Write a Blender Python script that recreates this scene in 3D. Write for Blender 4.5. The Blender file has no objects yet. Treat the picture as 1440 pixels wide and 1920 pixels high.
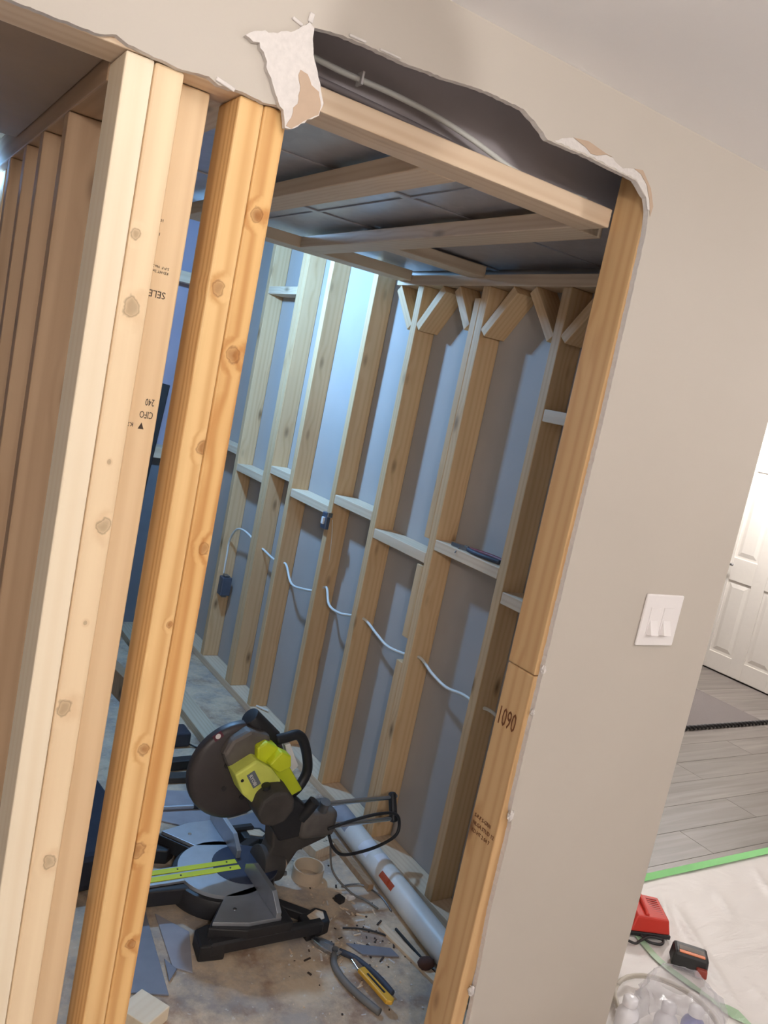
import bpy, bmesh, math, random
from mathutils import Vector, Matrix, noise
random.seed(7)
S = bpy.context.scene
COL = S.collection

# ------------------------------------------------------------------ camera
F_PX, YAW, PITCH, ROLL = 1577.0, math.radians(33.571), math.radians(8.10), math.radians(-11.705)
CAM = Vector((0.0, -1.24, 1.635))
fwd = Vector((math.sin(YAW)*math.cos(PITCH), math.cos(YAW)*math.cos(PITCH), -math.sin(PITCH)))
rgt = Vector((math.cos(YAW), -math.sin(YAW), 0)); dwn = fwd.cross(rgt)
r_ = rgt*math.cos(ROLL) + dwn*math.sin(ROLL); d_ = -rgt*math.sin(ROLL) + dwn*math.cos(ROLL)
cd = bpy.data.cameras.new('camera'); cam = bpy.data.objects.new('camera', cd); COL.objects.link(cam)
cd.sensor_fit = 'HORIZONTAL'; cd.sensor_width = 36.0; cd.lens = 36.0*F_PX/1440.0
cd.clip_start = 0.02; cd.clip_end = 100
cam.matrix_world = Matrix((( r_.x, -d_.x, -fwd.x, CAM.x), (r_.y, -d_.y, -fwd.y, CAM.y), (r_.z, -d_.z, -fwd.z, CAM.z), (0, 0, 0, 1)))
S.camera = cam

# ------------------------------------------------------------------ world, exposure
w = bpy.data.worlds.new('world'); S.world = w; w.use_nodes = True
w.node_tree.nodes['Background'].inputs[0].default_value = (0.8, 0.85, 1, 1)
w.node_tree.nodes['Background'].inputs[1].default_value = 0.02
S.view_settings.view_transform = 'Standard'; S.view_settings.look = 'None'
S.view_settings.gamma = 1.0; S.view_settings.use_curve_mapping = False
S.view_settings.exposure = 0.0

WARM = (1.0, 0.97, 0.95); COOL = (0.26, 0.56, 1.0)
def point_light(name, loc, power, color, radius):
    l = bpy.data.lights.new(name, 'POINT'); l.energy = power; l.color = color; l.shadow_soft_size = radius
    o = bpy.data.objects.new(name, l); COL.objects.link(o); o.location = loc
    return o
def disk_light(name, loc, power, color, size, spread=180):
    l = bpy.data.lights.new(name, 'AREA'); l.shape = 'DISK'; l.size = size; l.energy = power; l.color = color
    l.spread = math.radians(spread)
    o = bpy.data.objects.new(name, l); COL.objects.link(o); o.location = loc
    return o
CEIL = 2.26
LAMPS = [((0.45, -0.55), 9.5), ((2.3, -1.3), 74), ((3.6, -0.3), 38), ((5.25, 2.2), 260), ((-0.3, -2.3), 215)]   # (x, y), strength of the globe; all but the first raised as fill
BULB = (1.14, 2.12, 2.15); BULB_W = 172
LED = (0.262, 1.30, 1.985); LED_W = 2.2

# ------------------------------------------------------------------ helpers
def link_parent(o, parent):
    if parent is not None:
        o.parent = parent; o.matrix_parent_inverse = (Matrix.Translation(parent.location) @ parent.rotation_euler.to_matrix().to_4x4()).inverted()
def obj(name, bm, mat, parent=None, smooth=False, mats=None):
    me = bpy.data.meshes.new(name); bmesh.ops.recalc_face_normals(bm, faces=bm.faces[:]); bm.to_mesh(me); bm.free()
    for m in (mats or [mat]): me.materials.append(m)
    if smooth:
        for p in me.polygons: p.use_smooth = True
    o = bpy.data.objects.new(name, me); COL.objects.link(o); link_parent(o, parent)
    return o
def empty(name, loc=(0, 0, 0)):
    o = bpy.data.objects.new(name, None); COL.objects.link(o); o.location = loc; o.empty_display_size = 0.05
    return o
def tag(o, label, cat, group=None):
    o['label'] = label; o['category'] = cat
    if group: o['group'] = group
    return o
def struct(o):
    o['kind'] = 'structure'; return o
def bm_box(bm, c, s, rot=None, bev=0.0, seg=1):
    r = bmesh.ops.create_cube(bm, size=1.0)
    vs = r['verts']
    bmesh.ops.scale(bm, vec=s, verts=vs)
    if bev > 0:
        es = list({e for v in vs for e in v.link_edges})
        rb = bmesh.ops.bevel(bm, geom=es, offset=bev, segments=seg, affect='EDGES', profile=0.5)
        vs = list({v for f in rb['faces'] for v in f.verts} | {v for v in vs if v.is_valid})
    M = Matrix.Translation(c) @ (rot.to_4x4() if rot is not None else Matrix())
    bmesh.ops.transform(bm, matrix=M, verts=vs)
    return vs
def rot_from(zdir, xhint=None):
    z = Vector(zdir).normalized()
    x = Vector(xhint) if xhint is not None else (Vector((1, 0, 0)) if abs(z.x) < 0.9 else Vector((0, 1, 0)))
    x = (x - z*x.dot(z)).normalized(); y = z.cross(x)
    return Matrix((x, y, z)).transposed()
def bm_cyl(bm, p0, p1, r0, r1=None, seg=20, caps=True):
    p0 = Vector(p0); p1 = Vector(p1); r1 = r0 if r1 is None else r1
    R = rot_from(p1 - p0); L = (p1 - p0).length
    r = bmesh.ops.create_cone(bm, cap_ends=caps, cap_tris=False, segments=seg, radius1=r0, radius2=r1, depth=L)
    bmesh.ops.transform(bm, matrix=Matrix.Translation((p0+p1)/2) @ R.to_4x4(), verts=r['verts'])
    return r['verts']
def bm_sphere(bm, c, r, s=(1, 1, 1), u=16, v=10, rot=None):
    g = bmesh.ops.create_uvsphere(bm, u_segments=u, v_segments=v, radius=r)
    M = Matrix.Translation(c) @ (rot.to_4x4() if rot is not None else Matrix()) @ Matrix.Diagonal((*s, 1))
    bmesh.ops.transform(bm, matrix=M, verts=g['verts']); return g['verts']
def smooth_path(pts, n=8):
    P = [Vector(p) for p in pts]; out = []
    for i in range(len(P)-1):
        a = P[max(i-1, 0)]; b = P[i]; c = P[i+1]; d = P[min(i+2, len(P)-1)]
        for k in range(n):
            t = k/n
            out.append(0.5*((2*b) + (c-a)*t + (2*a-5*b+4*c-d)*t*t + (3*b-a-3*c+d)*t**3))
    out.append(P[-1]); return out
def bm_tube(bm, pts, r, seg=10, n=8, sm=True):
    P = smooth_path(pts, n) if sm else [Vector(p) for p in pts]
    rings = []; up = None
    for i, p in enumerate(P):
        t = (P[min(i+1, len(P)-1)] - P[max(i-1, 0)]).normalized()
        if up is None: up = t.orthogonal().normalized()
        up = (up - t*up.dot(t)).normalized(); s = t.cross(up)
        rr = r(i/(len(P)-1)) if callable(r) else r
        rings.append([bm.verts.new(p + (up*math.cos(a)+s*math.sin(a))*rr) for a in [2*math.pi*k/seg for k in range(seg)]])
    for a, b in zip(rings, rings[1:]):
        for k in range(seg): bm.faces.new((a[k], a[(k+1) % seg], b[(k+1) % seg], b[k]))
    bm.faces.new(rings[0][::-1]); bm.faces.new(rings[-1])
def bm_prism(bm, poly, axis, a, b):
    """extrude a 2-D outline along an axis between a and b; axis Y: (x,z), X: (y,z), Z: (x,y)"""
    def mk(p, t):
        return {'Y': (p[0], t, p[1]), 'X': (t, p[0], p[1]), 'Z': (p[0], p[1], t)}[axis]
    A = [bm.verts.new(mk(p, a)) for p in poly]; B = [bm.verts.new(mk(p, b)) for p in poly]
    n = len(poly); fs = [bm.faces.new(A), bm.faces.new(B[::-1])]
    for i in range(n): fs.append(bm.faces.new((A[i], B[i], B[(i+1) % n], A[(i+1) % n])))
    return fs
def bevel_all(bm, off, seg=2, ang=30):
    es = [e for e in bm.edges if len(e.link_faces) == 2 and e.calc_face_angle(0) > math.radians(ang)]
    bmesh.ops.bevel(bm, geom=es, offset=off, segments=seg, affect='EDGES', profile=0.5)
def tube(name, pts, r, mat, parent=None, seg=8, n=8):
    bm = bmesh.new(); bm_tube(bm, pts, r, seg, n); return obj(name, bm, mat, parent, True)
def cyl(name, p0, p1, r0, mat, parent=None, r1=None, seg=24, bev=0):
    bm = bmesh.new(); bm_cyl(bm, p0, p1, r0, r1, seg)
    if bev: bevel_all(bm, bev, 2, 50)
    o = obj(name, bm, mat, parent, True)
    set_sharp(o); return o
def set_sharp(o, ang=40):
    me = o.data
    bm = bmesh.new(); bm.from_mesh(me)
    for e in bm.edges:
        if len(e.link_faces) == 2 and e.calc_face_angle(0) > math.radians(ang): e.smooth = False
    bm.to_mesh(me); bm.free()
def prism(name, poly, axis, a, b, mat, parent=None, bev=0):
    bm = bmesh.new(); bm_prism(bm, poly, axis, a, b)
    if bev: bmesh.ops.recalc_face_normals(bm, faces=bm.faces[:]); bevel_all(bm, bev, 2)
    return obj(name, bm, mat, parent)
def lumber(name, x, y, z, mat, parent=None, axis='Z', bev=0.0025, flip=0):
    """a board between the given world limits; its local Z is its length so that the grain follows it"""
    c = Vector(((x[0]+x[1])/2, (y[0]+y[1])/2, (z[0]+z[1])/2)); d = (x[1]-x[0], y[1]-y[0], z[1]-z[0])
    if axis == 'Z': s = d; R = Matrix.Rotation(flip*math.pi, 3, 'X')
    elif axis == 'X': s = (d[2], d[1], d[0]); R = Matrix.Rotation(math.pi/2, 3, 'Y')
    else: s = (d[0], d[2], d[1]); R = Matrix.Rotation(-math.pi/2, 3, 'X')
    bm = bmesh.new(); bm_box(bm, (0, 0, 0), s, bev=bev, seg=2)
    o = obj(name, bm, mat, None)
    o.location = c; o.rotation_euler = R.to_euler(); link_parent(o, parent)
    return o
def beam_between(name, p0, p1, wdt, dpt, mat, parent=None, xhint=None, bev=0.002):
    p0 = Vector(p0); p1 = Vector(p1); R = rot_from(p1-p0, xhint)
    bm = bmesh.new(); bm_box(bm, (0, 0, 0), (wdt, dpt, (p1-p0).length), bev=bev, seg=2)
    o = obj(name, bm, mat, None); o.location = (p0+p1)/2; o.rotation_euler = R.to_euler(); link_parent(o, parent)
    return o
def box(name, x, y, z, mat, parent=None, bev=0.0, seg=2):
    bm = bmesh.new()
    bm_box(bm, ((x[0]+x[1])/2, (y[0]+y[1])/2, (z[0]+z[1])/2), (x[1]-x[0], y[1]-y[0], z[1]-z[0]), bev=bev, seg=seg)
    return obj(name, bm, mat, parent)
def rbox(name, c, s, rz, mat, parent=None, bev=0.0, seg=2, tilt=None):
    bm = bmesh.new(); R = Matrix.Rotation(rz, 3, 'Z')
    if tilt: R = R @ Matrix.Rotation(tilt[0], 3, tilt[1])
    bm_box(bm, c, s, R, bev, seg); return obj(name, bm, mat, parent)
def text(name, body, origin, xd, yd, size, mat, parent, sx=1.0, sy=1.0, depth=0.0003):
    cu = bpy.data.curves.new(name, 'FONT'); cu.body = body; cu.size = size; cu.extrude = depth; cu.resolution_u = 2
    t = bpy.data.objects.new(name, cu); COL.objects.link(t)
    dg = bpy.context.evaluated_depsgraph_get(); me = bpy.data.meshes.new_from_object(t.evaluated_get(dg))
    bpy.data.objects.remove(t); bpy.data.curves.remove(cu)
    X = Vector(xd).normalized(); Y = Vector(yd).normalized(); N = X.cross(Y)
    Mx = Matrix(((X.x*sx, Y.x*sy, N.x, origin[0]), (X.y*sx, Y.y*sy, N.y, origin[1]), (X.z*sx, Y.z*sy, N.z, origin[2]), (0, 0, 0, 1)))
    me.transform(Mx); me.materials.clear(); me.materials.append(mat)
    o = bpy.data.objects.new(name, me); COL.objects.link(o); link_parent(o, parent); return o

# ------------------------------------------------------------------ materials
def srgb(r, g, b):
    f = lambda c: ((c/255)/12.92 if c/255 <= 0.04045 else ((c/255+0.055)/1.055)**2.4)
    return (f(r), f(g), f(b), 1)
class N:
    def __init__(s, name):
        s.m = bpy.data.materials.new(name); s.m.use_nodes = True; s.t = s.m.node_tree
        s.b = s.t.nodes['Principled BSDF']; s.o = s.t.nodes['Material Output']
    def n(s, typ, **kw):
        x = s.t.nodes.new(typ)
        for k, v in kw.items():
            if k.startswith('i_'): x.inputs[k[2:].replace('_', ' ')].default_value = v
            else: setattr(x, k, v)
        return x
    def l(s, a, b): s.t.links.new(a, b)
    def math(s, op, a, b=None, c=None):
        x = s.n('ShaderNodeMath', operation=op)
        for i, v in enumerate((a, b, c)):
            if v is None: continue
            if isinstance(v, (int, float)): x.inputs[i].default_value = v
            else: s.l(v, x.inputs[i])
        return x.outputs[0]
    def mix(s, f, a, b):
        x = s.n('ShaderNodeMix', data_type='RGBA')
        for i, v in ((0, f), (6, a), (7, b)):
            if isinstance(v, (int, float, tuple)): x.inputs[i].default_value = v
            else: s.l(v, x.inputs[i])
        return x.outputs[2]
    def ramp(s, f, stops):
        x = s.n('ShaderNodeValToRGB'); e = x.color_ramp.elements
        while len(e) < len(stops): e.new(0.5)
        for q, (p, c) in zip(e, stops): q.position = p; q.color = c if len(c) == 4 else (*c, 1)
        s.l(f, x.inputs[0]); return x.outputs[0]
    def bump(s, h, strength=0.2, dist=0.002):
        x = s.n('ShaderNodeBump', i_Strength=strength, i_Distance=dist); s.l(h, x.inputs['Height']); s.l(x.outputs[0], s.b.inputs['Normal'])
def plain(name, col, rough=0.5, metal=0.0, var=0.08, scale=30, bump=0.05, emit=None, trans=0.0, alpha=None, spec=None):
    a = N(name); co = a.n('ShaderNodeTexCoord').outputs['Object']
    nz = a.n('ShaderNodeTexNoise', i_Scale=scale, i_Detail=4.0); a.l(co, nz.inputs['Vector'])
    dk = tuple(c*(1-var*1.5) for c in col[:3])+(1,); lt = tuple(min(1, c*(1+var)) for c in col[:3])+(1,)
    a.l(a.mix(nz.outputs['Fac'], dk, lt), a.b.inputs['Base Color'])
    a.b.inputs['Roughness'].default_value = rough; a.b.inputs['Metallic'].default_value = metal
    if spec is not None: a.b.inputs['Specular IOR Level'].default_value = spec
    if trans: a.b.inputs['Transmission Weight'].default_value = trans
    if alpha is not None: a.b.inputs['Alpha'].default_value = alpha
    if bump: a.bump(nz.outputs['Fac'], bump)
    if emit:
        a.b.inputs['Emission Color'].default_value = (*emit[0], 1); a.b.inputs['Emission Strength'].default_value = emit[1]
    return a.m
def wood(name, light, dark, ring=0.5, scale=26.0, knots=0.6, squash=0.045, knotcol=None, rough=0.6, marks=()):
    a = N(name); co = a.n('ShaderNodeTexCoord').outputs['Object']; oi = a.n('ShaderNodeObjectInfo').outputs['Random']
    off = a.n('ShaderNodeCombineXYZ'); a.l(a.math('MULTIPLY', oi, 0.11), off.inputs[0]); a.l(a.math('MULTIPLY', oi, -0.07), off.inputs[1]); a.l(a.math('MULTIPLY', oi, 13.0), off.inputs[2])
    ad = a.n('ShaderNodeVectorMath', operation='ADD'); a.l(co, ad.inputs[0]); a.l(off.outputs[0], ad.inputs[1])
    # knots: sparse voronoi cells stretched a little along the board
    mk = a.n('ShaderNodeMapping', vector_type='POINT'); mk.inputs['Scale'].default_value = (13.0, 13.0, 5.0); a.l(ad.outputs[0], mk.inputs[0])
    vo = a.n('ShaderNodeTexVoronoi', feature='F1', i_Scale=1.0); a.l(mk.outputs[0], vo.inputs['Vector'])
    kd = vo.outputs['Distance']; rnd = a.n('ShaderNodeSeparateColor'); a.l(vo.outputs['Color'], rnd.inputs[0])
    gate = a.math('LESS_THAN', rnd.outputs[0], 0.55*knots)
    kn = a.math('MULTIPLY', gate, a.math('SUBTRACT', 1.0, a.math('SMOOTH_MIN', a.math('DIVIDE', kd, 0.19), 1.0, 0.2)))
    halo = a.math('MULTIPLY', gate, a.math('MAXIMUM', 0.0, a.math('SUBTRACT', 1.0, a.math('DIVIDE', kd, 0.45))))
    wob = a.n('ShaderNodeTexNoise', i_Scale=75.0, i_Detail=2.0); a.l(co, wob.inputs['Vector'])
    for (kx, ky, kz, kr) in marks:      # knots at known places on this board (local coordinates)
        mm = a.n('ShaderNodeMapping'); mm.inputs['Scale'].default_value = (1, 0.25, 0.8); mm.inputs['Location'].default_value = (-kx, -ky*0.25, -kz*0.8); a.l(co, mm.inputs[0])
        ln = a.n('ShaderNodeVectorMath', operation='LENGTH'); a.l(mm.outputs[0], ln.inputs[0]); q = a.math('ADD', a.math('DIVIDE', ln.outputs['Value'], kr), a.math('MULTIPLY', a.math('SUBTRACT', wob.outputs['Fac'], 0.5), 1.3))
        core = a.math('MAXIMUM', 0.0, a.math('SUBTRACT', 1.0, a.math('POWER', q, 3.0)))
        rim = a.math('MAXIMUM', 0.0, a.math('SUBTRACT', 1.0, a.math('MULTIPLY', a.math('ABSOLUTE', a.math('SUBTRACT', q, 0.9)), 4.0)))
        kn = a.math('MAXIMUM', kn, a.math('MAXIMUM', a.math('MULTIPLY', core, 0.5), a.math('MULTIPLY', rim, 0.6)))
        halo = a.math('ADD', halo, a.math('MAXIMUM', 0.0, a.math('SUBTRACT', 1.0, a.math('DIVIDE', q, 2.6))))
    mp = a.n('ShaderNodeMapping'); mp.inputs['Scale'].default_value = (1, 1, squash); a.l(ad.outputs[0], mp.inputs[0])
    wv = a.n('ShaderNodeTexWave', wave_type='RINGS', rings_direction='Z', i_Scale=scale, i_Distortion=3.2, i_Detail=2.5, i_Detail_Scale=1.2)
    wv.inputs['Detail Roughness'].default_value = 0.45
    a.l(mp.outputs[0], wv.inputs['Vector']); a.l(a.math('MULTIPLY', halo, 6.0), wv.inputs['Phase Offset'])
    mf = a.n('ShaderNodeMapping'); mf.inputs['Scale'].default_value = (160, 160, 3.0); a.l(ad.outputs[0], mf.inputs[0])
    fn = a.n('ShaderNodeTexNoise', i_Scale=1.0, i_Detail=3.0); a.l(mf.outputs[0], fn.inputs['Vector'])
    mb = a.n('ShaderNodeMapping'); mb.inputs['Scale'].default_value = (12, 12, 1.6); a.l(ad.outputs[0], mb.inputs[0])
    bn = a.n('ShaderNodeTexNoise', i_Scale=1.0, i_Detail=2.0); a.l(mb.outputs[0], bn.inputs['Vector'])
    g = a.math('MULTIPLY', a.math('POWER', wv.outputs['Fac'], 1.8), ring)
    g = a.math('ADD', g, a.math('MULTIPLY', fn.outputs['Fac'], 0.22))
    g = a.math('ADD', g, a.math('MULTIPLY', a.math('SUBTRACT', bn.outputs['Fac'], 0.5), 0.7))
    g = a.math('ADD', g, a.math('MULTIPLY', halo, 0.25))
    c = a.mix(a.n('ShaderNodeClamp').outputs[0], light, dark)
    cl = a.t.nodes[-1]
    mixn = [x for x in a.t.nodes if x.type == 'MIX'][-1]; cln = [x for x in a.t.nodes if x.type == 'CLAMP'][-1]
    a.l(g, cln.inputs[0])
    c = a.mix(kn, c, knotcol or tuple(v*0.32 for v in dark[:3])+(1,))
    a.l(c, a.b.inputs['Base Color']); a.b.inputs['Roughness'].default_value = rough
    a.b.inputs['Specular IOR Level'].default_value = 0.3
    a.bump(a.math('ADD', g, kn), 0.18, 0.0012)
    return a.m
def kl(cx, cz, pts, f=1): return [(x-cx, -0.0445*f, (z-cz)*f, r) for x, z, r in pts]
W_PALE = wood('wood_pale_spruce', srgb(238, 222, 196), srgb(220, 194, 156), 0.20, 16, 0.2)
W_KNOT = wood('wood_clear_spruce', srgb(234, 208, 170), srgb(208, 172, 130), 0.28, 18, 0.1)
W_KNOT2 = wood('wood_knotty_stud', srgb(238, 214, 178), srgb(212, 178, 138), 0.25, 18, 0.1, marks=kl(0.3345, 1.0235, [(0.323, 1.778, 0.0065), (0.332, 1.677, 0.012), (0.343, 1.351, 0.010), (0.327, 1.062, 0.011), (0.336, 1.45, 0.0025), (0.338, 1.20, 0.003), (0.34, 0.8, 0.009)]))
W_ORANGE = wood('wood_orange_pine', srgb(230, 192, 136), srgb(190, 134, 74), 0.50, 20, 0.8, 0.07, srgb(120, 70, 35))
W_ORANGE_A = wood('wood_orange_stud_knots', srgb(230, 192, 136), srgb(190, 134, 74), 0.50, 20, 0.3, 0.07, srgb(120, 70, 35), marks=kl(0.4585, 1.0235, [(0.455, 1.733, 0.009), (0.473, 1.49, 0.009), (0.462, 0.985, 0.009), (0.470, 1.2, 0.005)]))
W_ORANGE_B = wood('wood_orange_stud_rings', srgb(226, 184, 124), srgb(184, 124, 64), 0.62, 22, 0.3, 0.07, srgb(120, 70, 35), marks=kl(0.498, 1.0235, [(0.495, 1.853, 0.009), (0.498, 1.64, 0.010), (0.505, 1.33, 0.009), (0.482, 0.80, 0.012), (0.5, 0.62, 0.008)], -1))
W_JAMB = wood('wood_jamb_pine', srgb(208, 172, 126), srgb(178, 134, 88), 0.4, 18, 0.8, 0.045, srgb(100, 60, 32))
W_STUD = wood('wood_stud_spruce', srgb(218, 184, 142), srgb(192, 148, 104), 0.32, 20, 1.0)
W_FRAME = wood('wood_soffit_frame', srgb(226, 203, 176), srgb(204, 172, 138), 0.35, 22, 0.5)
W_DARK = wood('wood_brown_board', srgb(172, 142, 112), srgb(138, 106, 78), 0.3, 18, 0.8)
W_FLOORB = wood('wood_grey_board', srgb(200, 184, 160), srgb(176, 152, 124), 0.4, 24, 0.3)
INK = plain('stamp_ink', srgb(70, 56, 48), 0.8, var=0.1, bump=0)
INK_RED = plain('stamp_ink_brown', srgb(112, 66, 34), 0.8, var=0.1, bump=0)

def painted(name, col, bump=0.08, rough=0.55):
    a = N(name); co = a.n('ShaderNodeTexCoord').outputs['Object']
    nz = a.n('ShaderNodeTexNoise', i_Scale=220.0, i_Detail=2.0); a.l(co, nz.inputs['Vector'])
    lg = a.n('ShaderNodeTexNoise', i_Scale=2.2, i_Detail=4.0); a.l(co, lg.inputs['Vector'])
    a.l(a.mix(lg.outputs['Fac'], tuple(c*0.94 for c in col[:3])+(1,), tuple(min(1, c*1.04) for c in col[:3])+(1,)), a.b.inputs['Base Color'])
    a.b.inputs['Roughness'].default_value = rough; a.b.inputs['Specular IOR Level'].default_value = 0.25
    a.bump(nz.outputs['Fac'], bump, 0.001); return a.m
PAINT = painted('paint_greige_wall', srgb(190, 181, 170))
CEILP = painted('paint_white_ceiling', srgb(244, 241, 240), 0.12, 0.8)
GYP = plain('gypsum_white', srgb(212, 205, 200), 0.95, var=0.10, scale=120, bump=0.6)
PAPER = plain('kraft_paper_tan', srgb(184, 160, 138), 0.9, var=0.05, scale=60, bump=0.1)
BACKPAPER = plain('drywall_back_paper', srgb(178, 171, 166), 0.85, var=0.06, scale=6, bump=0.03)
WHITE = plain('white_plastic', srgb(236, 230, 228), 0.35, var=0.02, bump=0)
DOORW = plain('white_door_paint', srgb(232, 226, 218), 0.45, var=0.02, bump=0.02)
BLACK = plain('black_plastic', srgb(40, 38, 40), 0.5, var=0.2, scale=40, bump=0.1)
DUSTB = plain('dusty_black_plastic', srgb(70, 64, 60), 0.75, var=0.35, scale=22, bump=0.15)
GREYB = plain('dusty_grey_cast_metal', srgb(112, 104, 98), 0.6, 0.3, var=0.3, scale=25, bump=0.2)
GUARD = plain('smoked_guard_plastic', srgb(62, 55, 54), 0.42, var=0.18, scale=14, bump=0.03)
LIME = plain('lime_plastic', srgb(214, 222, 44), 0.45, var=0.06, scale=20, bump=0.03)
LIME_L = plain('lime_plastic_dusty', srgb(222, 226, 104), 0.55, var=0.12, scale=25, bump=0.05)
ALU = plain('brushed_aluminium', srgb(186, 190, 198), 0.38, 0.75, var=0.08, scale=35, bump=0.05)
STEEL = plain('steel_bright', srgb(200, 202, 206), 0.22, 1.0, var=0.05, scale=50, bump=0.0)
STEEL_D = plain('steel_dull', srgb(150, 150, 152), 0.4, 0.9, var=0.15, scale=50, bump=0.05)
PVC = plain('white_pvc_dusty', srgb(222, 218, 212), 0.4, var=0.10, scale=9, bump=0.03)
CABLE = plain('white_cable', srgb(226, 224, 218), 0.45, var=0.03, bump=0)
CABLE_G = plain('grey_cable', srgb(150, 140, 142), 0.5, var=0.05, bump=0)
BLUEBOX = plain('grey_blue_metal_box', srgb(112, 120, 138), 0.4, 0.7, var=0.1, scale=30, bump=0.05)
REDP = plain('red_plastic', srgb(206, 58, 46), 0.45, var=0.06, scale=20, bump=0.02)
ORANGEP = plain('orange_label', srgb(226, 130, 84), 0.5, var=0.05, bump=0)
REDLAB = plain('red_orange_label', srgb(188, 78, 44), 0.6, var=0.25, scale=60, bump=0)
YELLOW = plain('yellow_knife_plastic', srgb(226, 172, 58), 0.5, var=0.06, bump=0.02)
GREYH = plain('grey_rubber_grip', srgb(116, 112, 108), 0.65, var=0.15, scale=30, bump=0.1)
NAVYH = plain('navy_rubber_grip', srgb(62, 66, 80), 0.6, var=0.15, scale=30, bump=0.1)
REDH = plain('dark_red_grip', srgb(128, 60, 66), 0.55, var=0.12, bump=0.05)
TAPE = plain('green_masking_tape', srgb(136, 222, 132), 0.6, var=0.04, scale=40, bump=0.02)
BOTW = plain('white_bottle_plastic', srgb(232, 230, 234), 0.3, var=0.03, bump=0)
BOTB = plain('blue_bottle_label', srgb(84, 94, 170), 0.35, var=0.08, bump=0)
BULBG = plain('bulb_glow_cool', (1, 1, 1, 1), 0.4, emit=((0.72, 0.87, 1.0), 14.0), bump=0)
LEDG = plain('led_panel_cool', (1, 1, 1, 1), 0.4, emit=((0.55, 0.80, 1.0), 1.6), bump=0)
RUG = plain('grey_rug', srgb(118, 110, 108), 0.95, var=0.10, scale=180, bump=0.4)
VINYLCUT = plain('grey_vinyl_offcut', srgb(128, 128, 138), 0.55, var=0.15, scale=18, bump=0.05)
VINYLCUT_L = plain('light_grey_vinyl_offcut', srgb(158, 154, 160), 0.6, var=0.15, scale=18, bump=0.05)
def m_duct():
    a = N('galvanised_duct'); co = a.n('ShaderNodeTexCoord').outputs['Object']
    v = a.n('ShaderNodeTexVoronoi', i_Scale=38.0); a.l(co, v.inputs['Vector'])
    nz = a.n('ShaderNodeTexNoise', i_Scale=3.0, i_Detail=3.0); a.l(co, nz.inputs['Vector'])
    f = a.math('ADD', a.math('MULTIPLY', v.outputs['Color'], 0.25), a.math('MULTIPLY', nz.outputs['Fac'], 0.6))
    a.l(a.ramp(f, [(0.1, srgb(168, 164, 168)), (0.9, srgb(206, 202, 204))]), a.b.inputs['Base Color'])
    a.b.inputs['Metallic'].default_value = 0.45; a.b.inputs['Roughness'].default_value = 0.32
    a.bump(nz.outputs['Fac'], 0.25, 0.01); return a.m
DUCT = m_duct()
def m_concrete():
    a = N('dusty_concrete_floor'); co = a.n('ShaderNodeTexCoord').outputs['Object']
    n1 = a.n('ShaderNodeTexNoise', i_Scale=3.1, i_Detail=8.0, i_Roughness=0.62); a.l(co, n1.inputs['Vector'])
    n2 = a.n('ShaderNodeTexNoise', i_Scale=7.0, i_Detail=9.0, i_Roughness=0.7); a.l(co, n2.inputs['Vector'])
    n3 = a.n('ShaderNodeTexNoise', i_Scale=60.0, i_Detail=5.0); a.l(co, n3.inputs['Vector'])
    base = a.ramp(n1.outputs['Fac'], [(0.3, srgb(136, 124, 116)), (0.5, srgb(172, 158, 146)), (0.72, srgb(192, 178, 164))])
    dust = a.ramp(n2.outputs['Fac'], [(0.40, (0, 0, 0)), (0.58, (1, 1, 1))])
    dcol = a.mix(n3.outputs['Fac'], srgb(210, 182, 146), srgb(228, 208, 182))
    n4 = a.n('ShaderNodeTexNoise', i_Scale=4.3, i_Detail=7.0, i_Roughness=0.66, i_Distortion=0.4); a.l(a.n('ShaderNodeTexCoord').outputs['Object'], n4.inputs['Vector'])
    base = a.mix(a.math('MULTIPLY', a.ramp(n4.outputs['Fac'], [(0.47, (0, 0, 0)), (0.60, (1, 1, 1))]), 0.7), base, srgb(150, 112, 84))
    c = a.mix(a.math('MULTIPLY', dust, 0.8), base, dcol)
    spot = a.ramp(n3.outputs['Fac'], [(0.66, (0, 0, 0)), (0.70, (1, 1, 1))])
    c = a.mix(a.math('MULTIPLY', spot, 0.5), c, srgb(222, 216, 206))
    a.l(c, a.b.inputs['Base Color']); a.b.inputs['Roughness'].default_value = 0.8
    a.bump(a.math('ADD', n3.outputs['Fac'], n2.outputs['Fac']), 0.25, 0.004); return a.m
CONC = m_concrete()
def m_plank():
    a = N('grey_vinyl_plank'); co = a.n('ShaderNodeTexCoord').outputs['Object']; oi = a.n('ShaderNodeObjectInfo').outputs['Random']
    off = a.n('ShaderNodeCombineXYZ'); a.l(a.math('MULTIPLY', oi, 17.0), off.inputs[0]); a.l(a.math('MULTIPLY', oi, 5.0), off.inputs[1])
    ad = a.n('ShaderNodeVectorMath', operation='ADD'); a.l(co, ad.inputs[0]); a.l(off.outputs[0], ad.inputs[1])
    mp = a.n('ShaderNodeMapping'); mp.inputs['Scale'].default_value = (1.4, 26, 1); a.l(ad.outputs[0], mp.inputs[0])
    nz = a.n('ShaderNodeTexNoise', i_Scale=1.0, i_Detail=5.0, i_Distortion=0.6); a.l(mp.outputs[0], nz.inputs['Vector'])
    c = a.ramp(nz.outputs['Fac'], [(0.3, srgb(110, 102, 97)), (0.7, srgb(138, 130, 124))])
    h = a.n('ShaderNodeHueSaturation'); a.l(c, h.inputs['Color']); a.l(a.math('MULTIPLY_ADD', oi, 0.14, 0.93), h.inputs['Value'])
    a.l(h.outputs[0], a.b.inputs['Base Color']); a.b.inputs['Roughness'].default_value = 0.42; return a.m
PLANK = m_plank()
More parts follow.
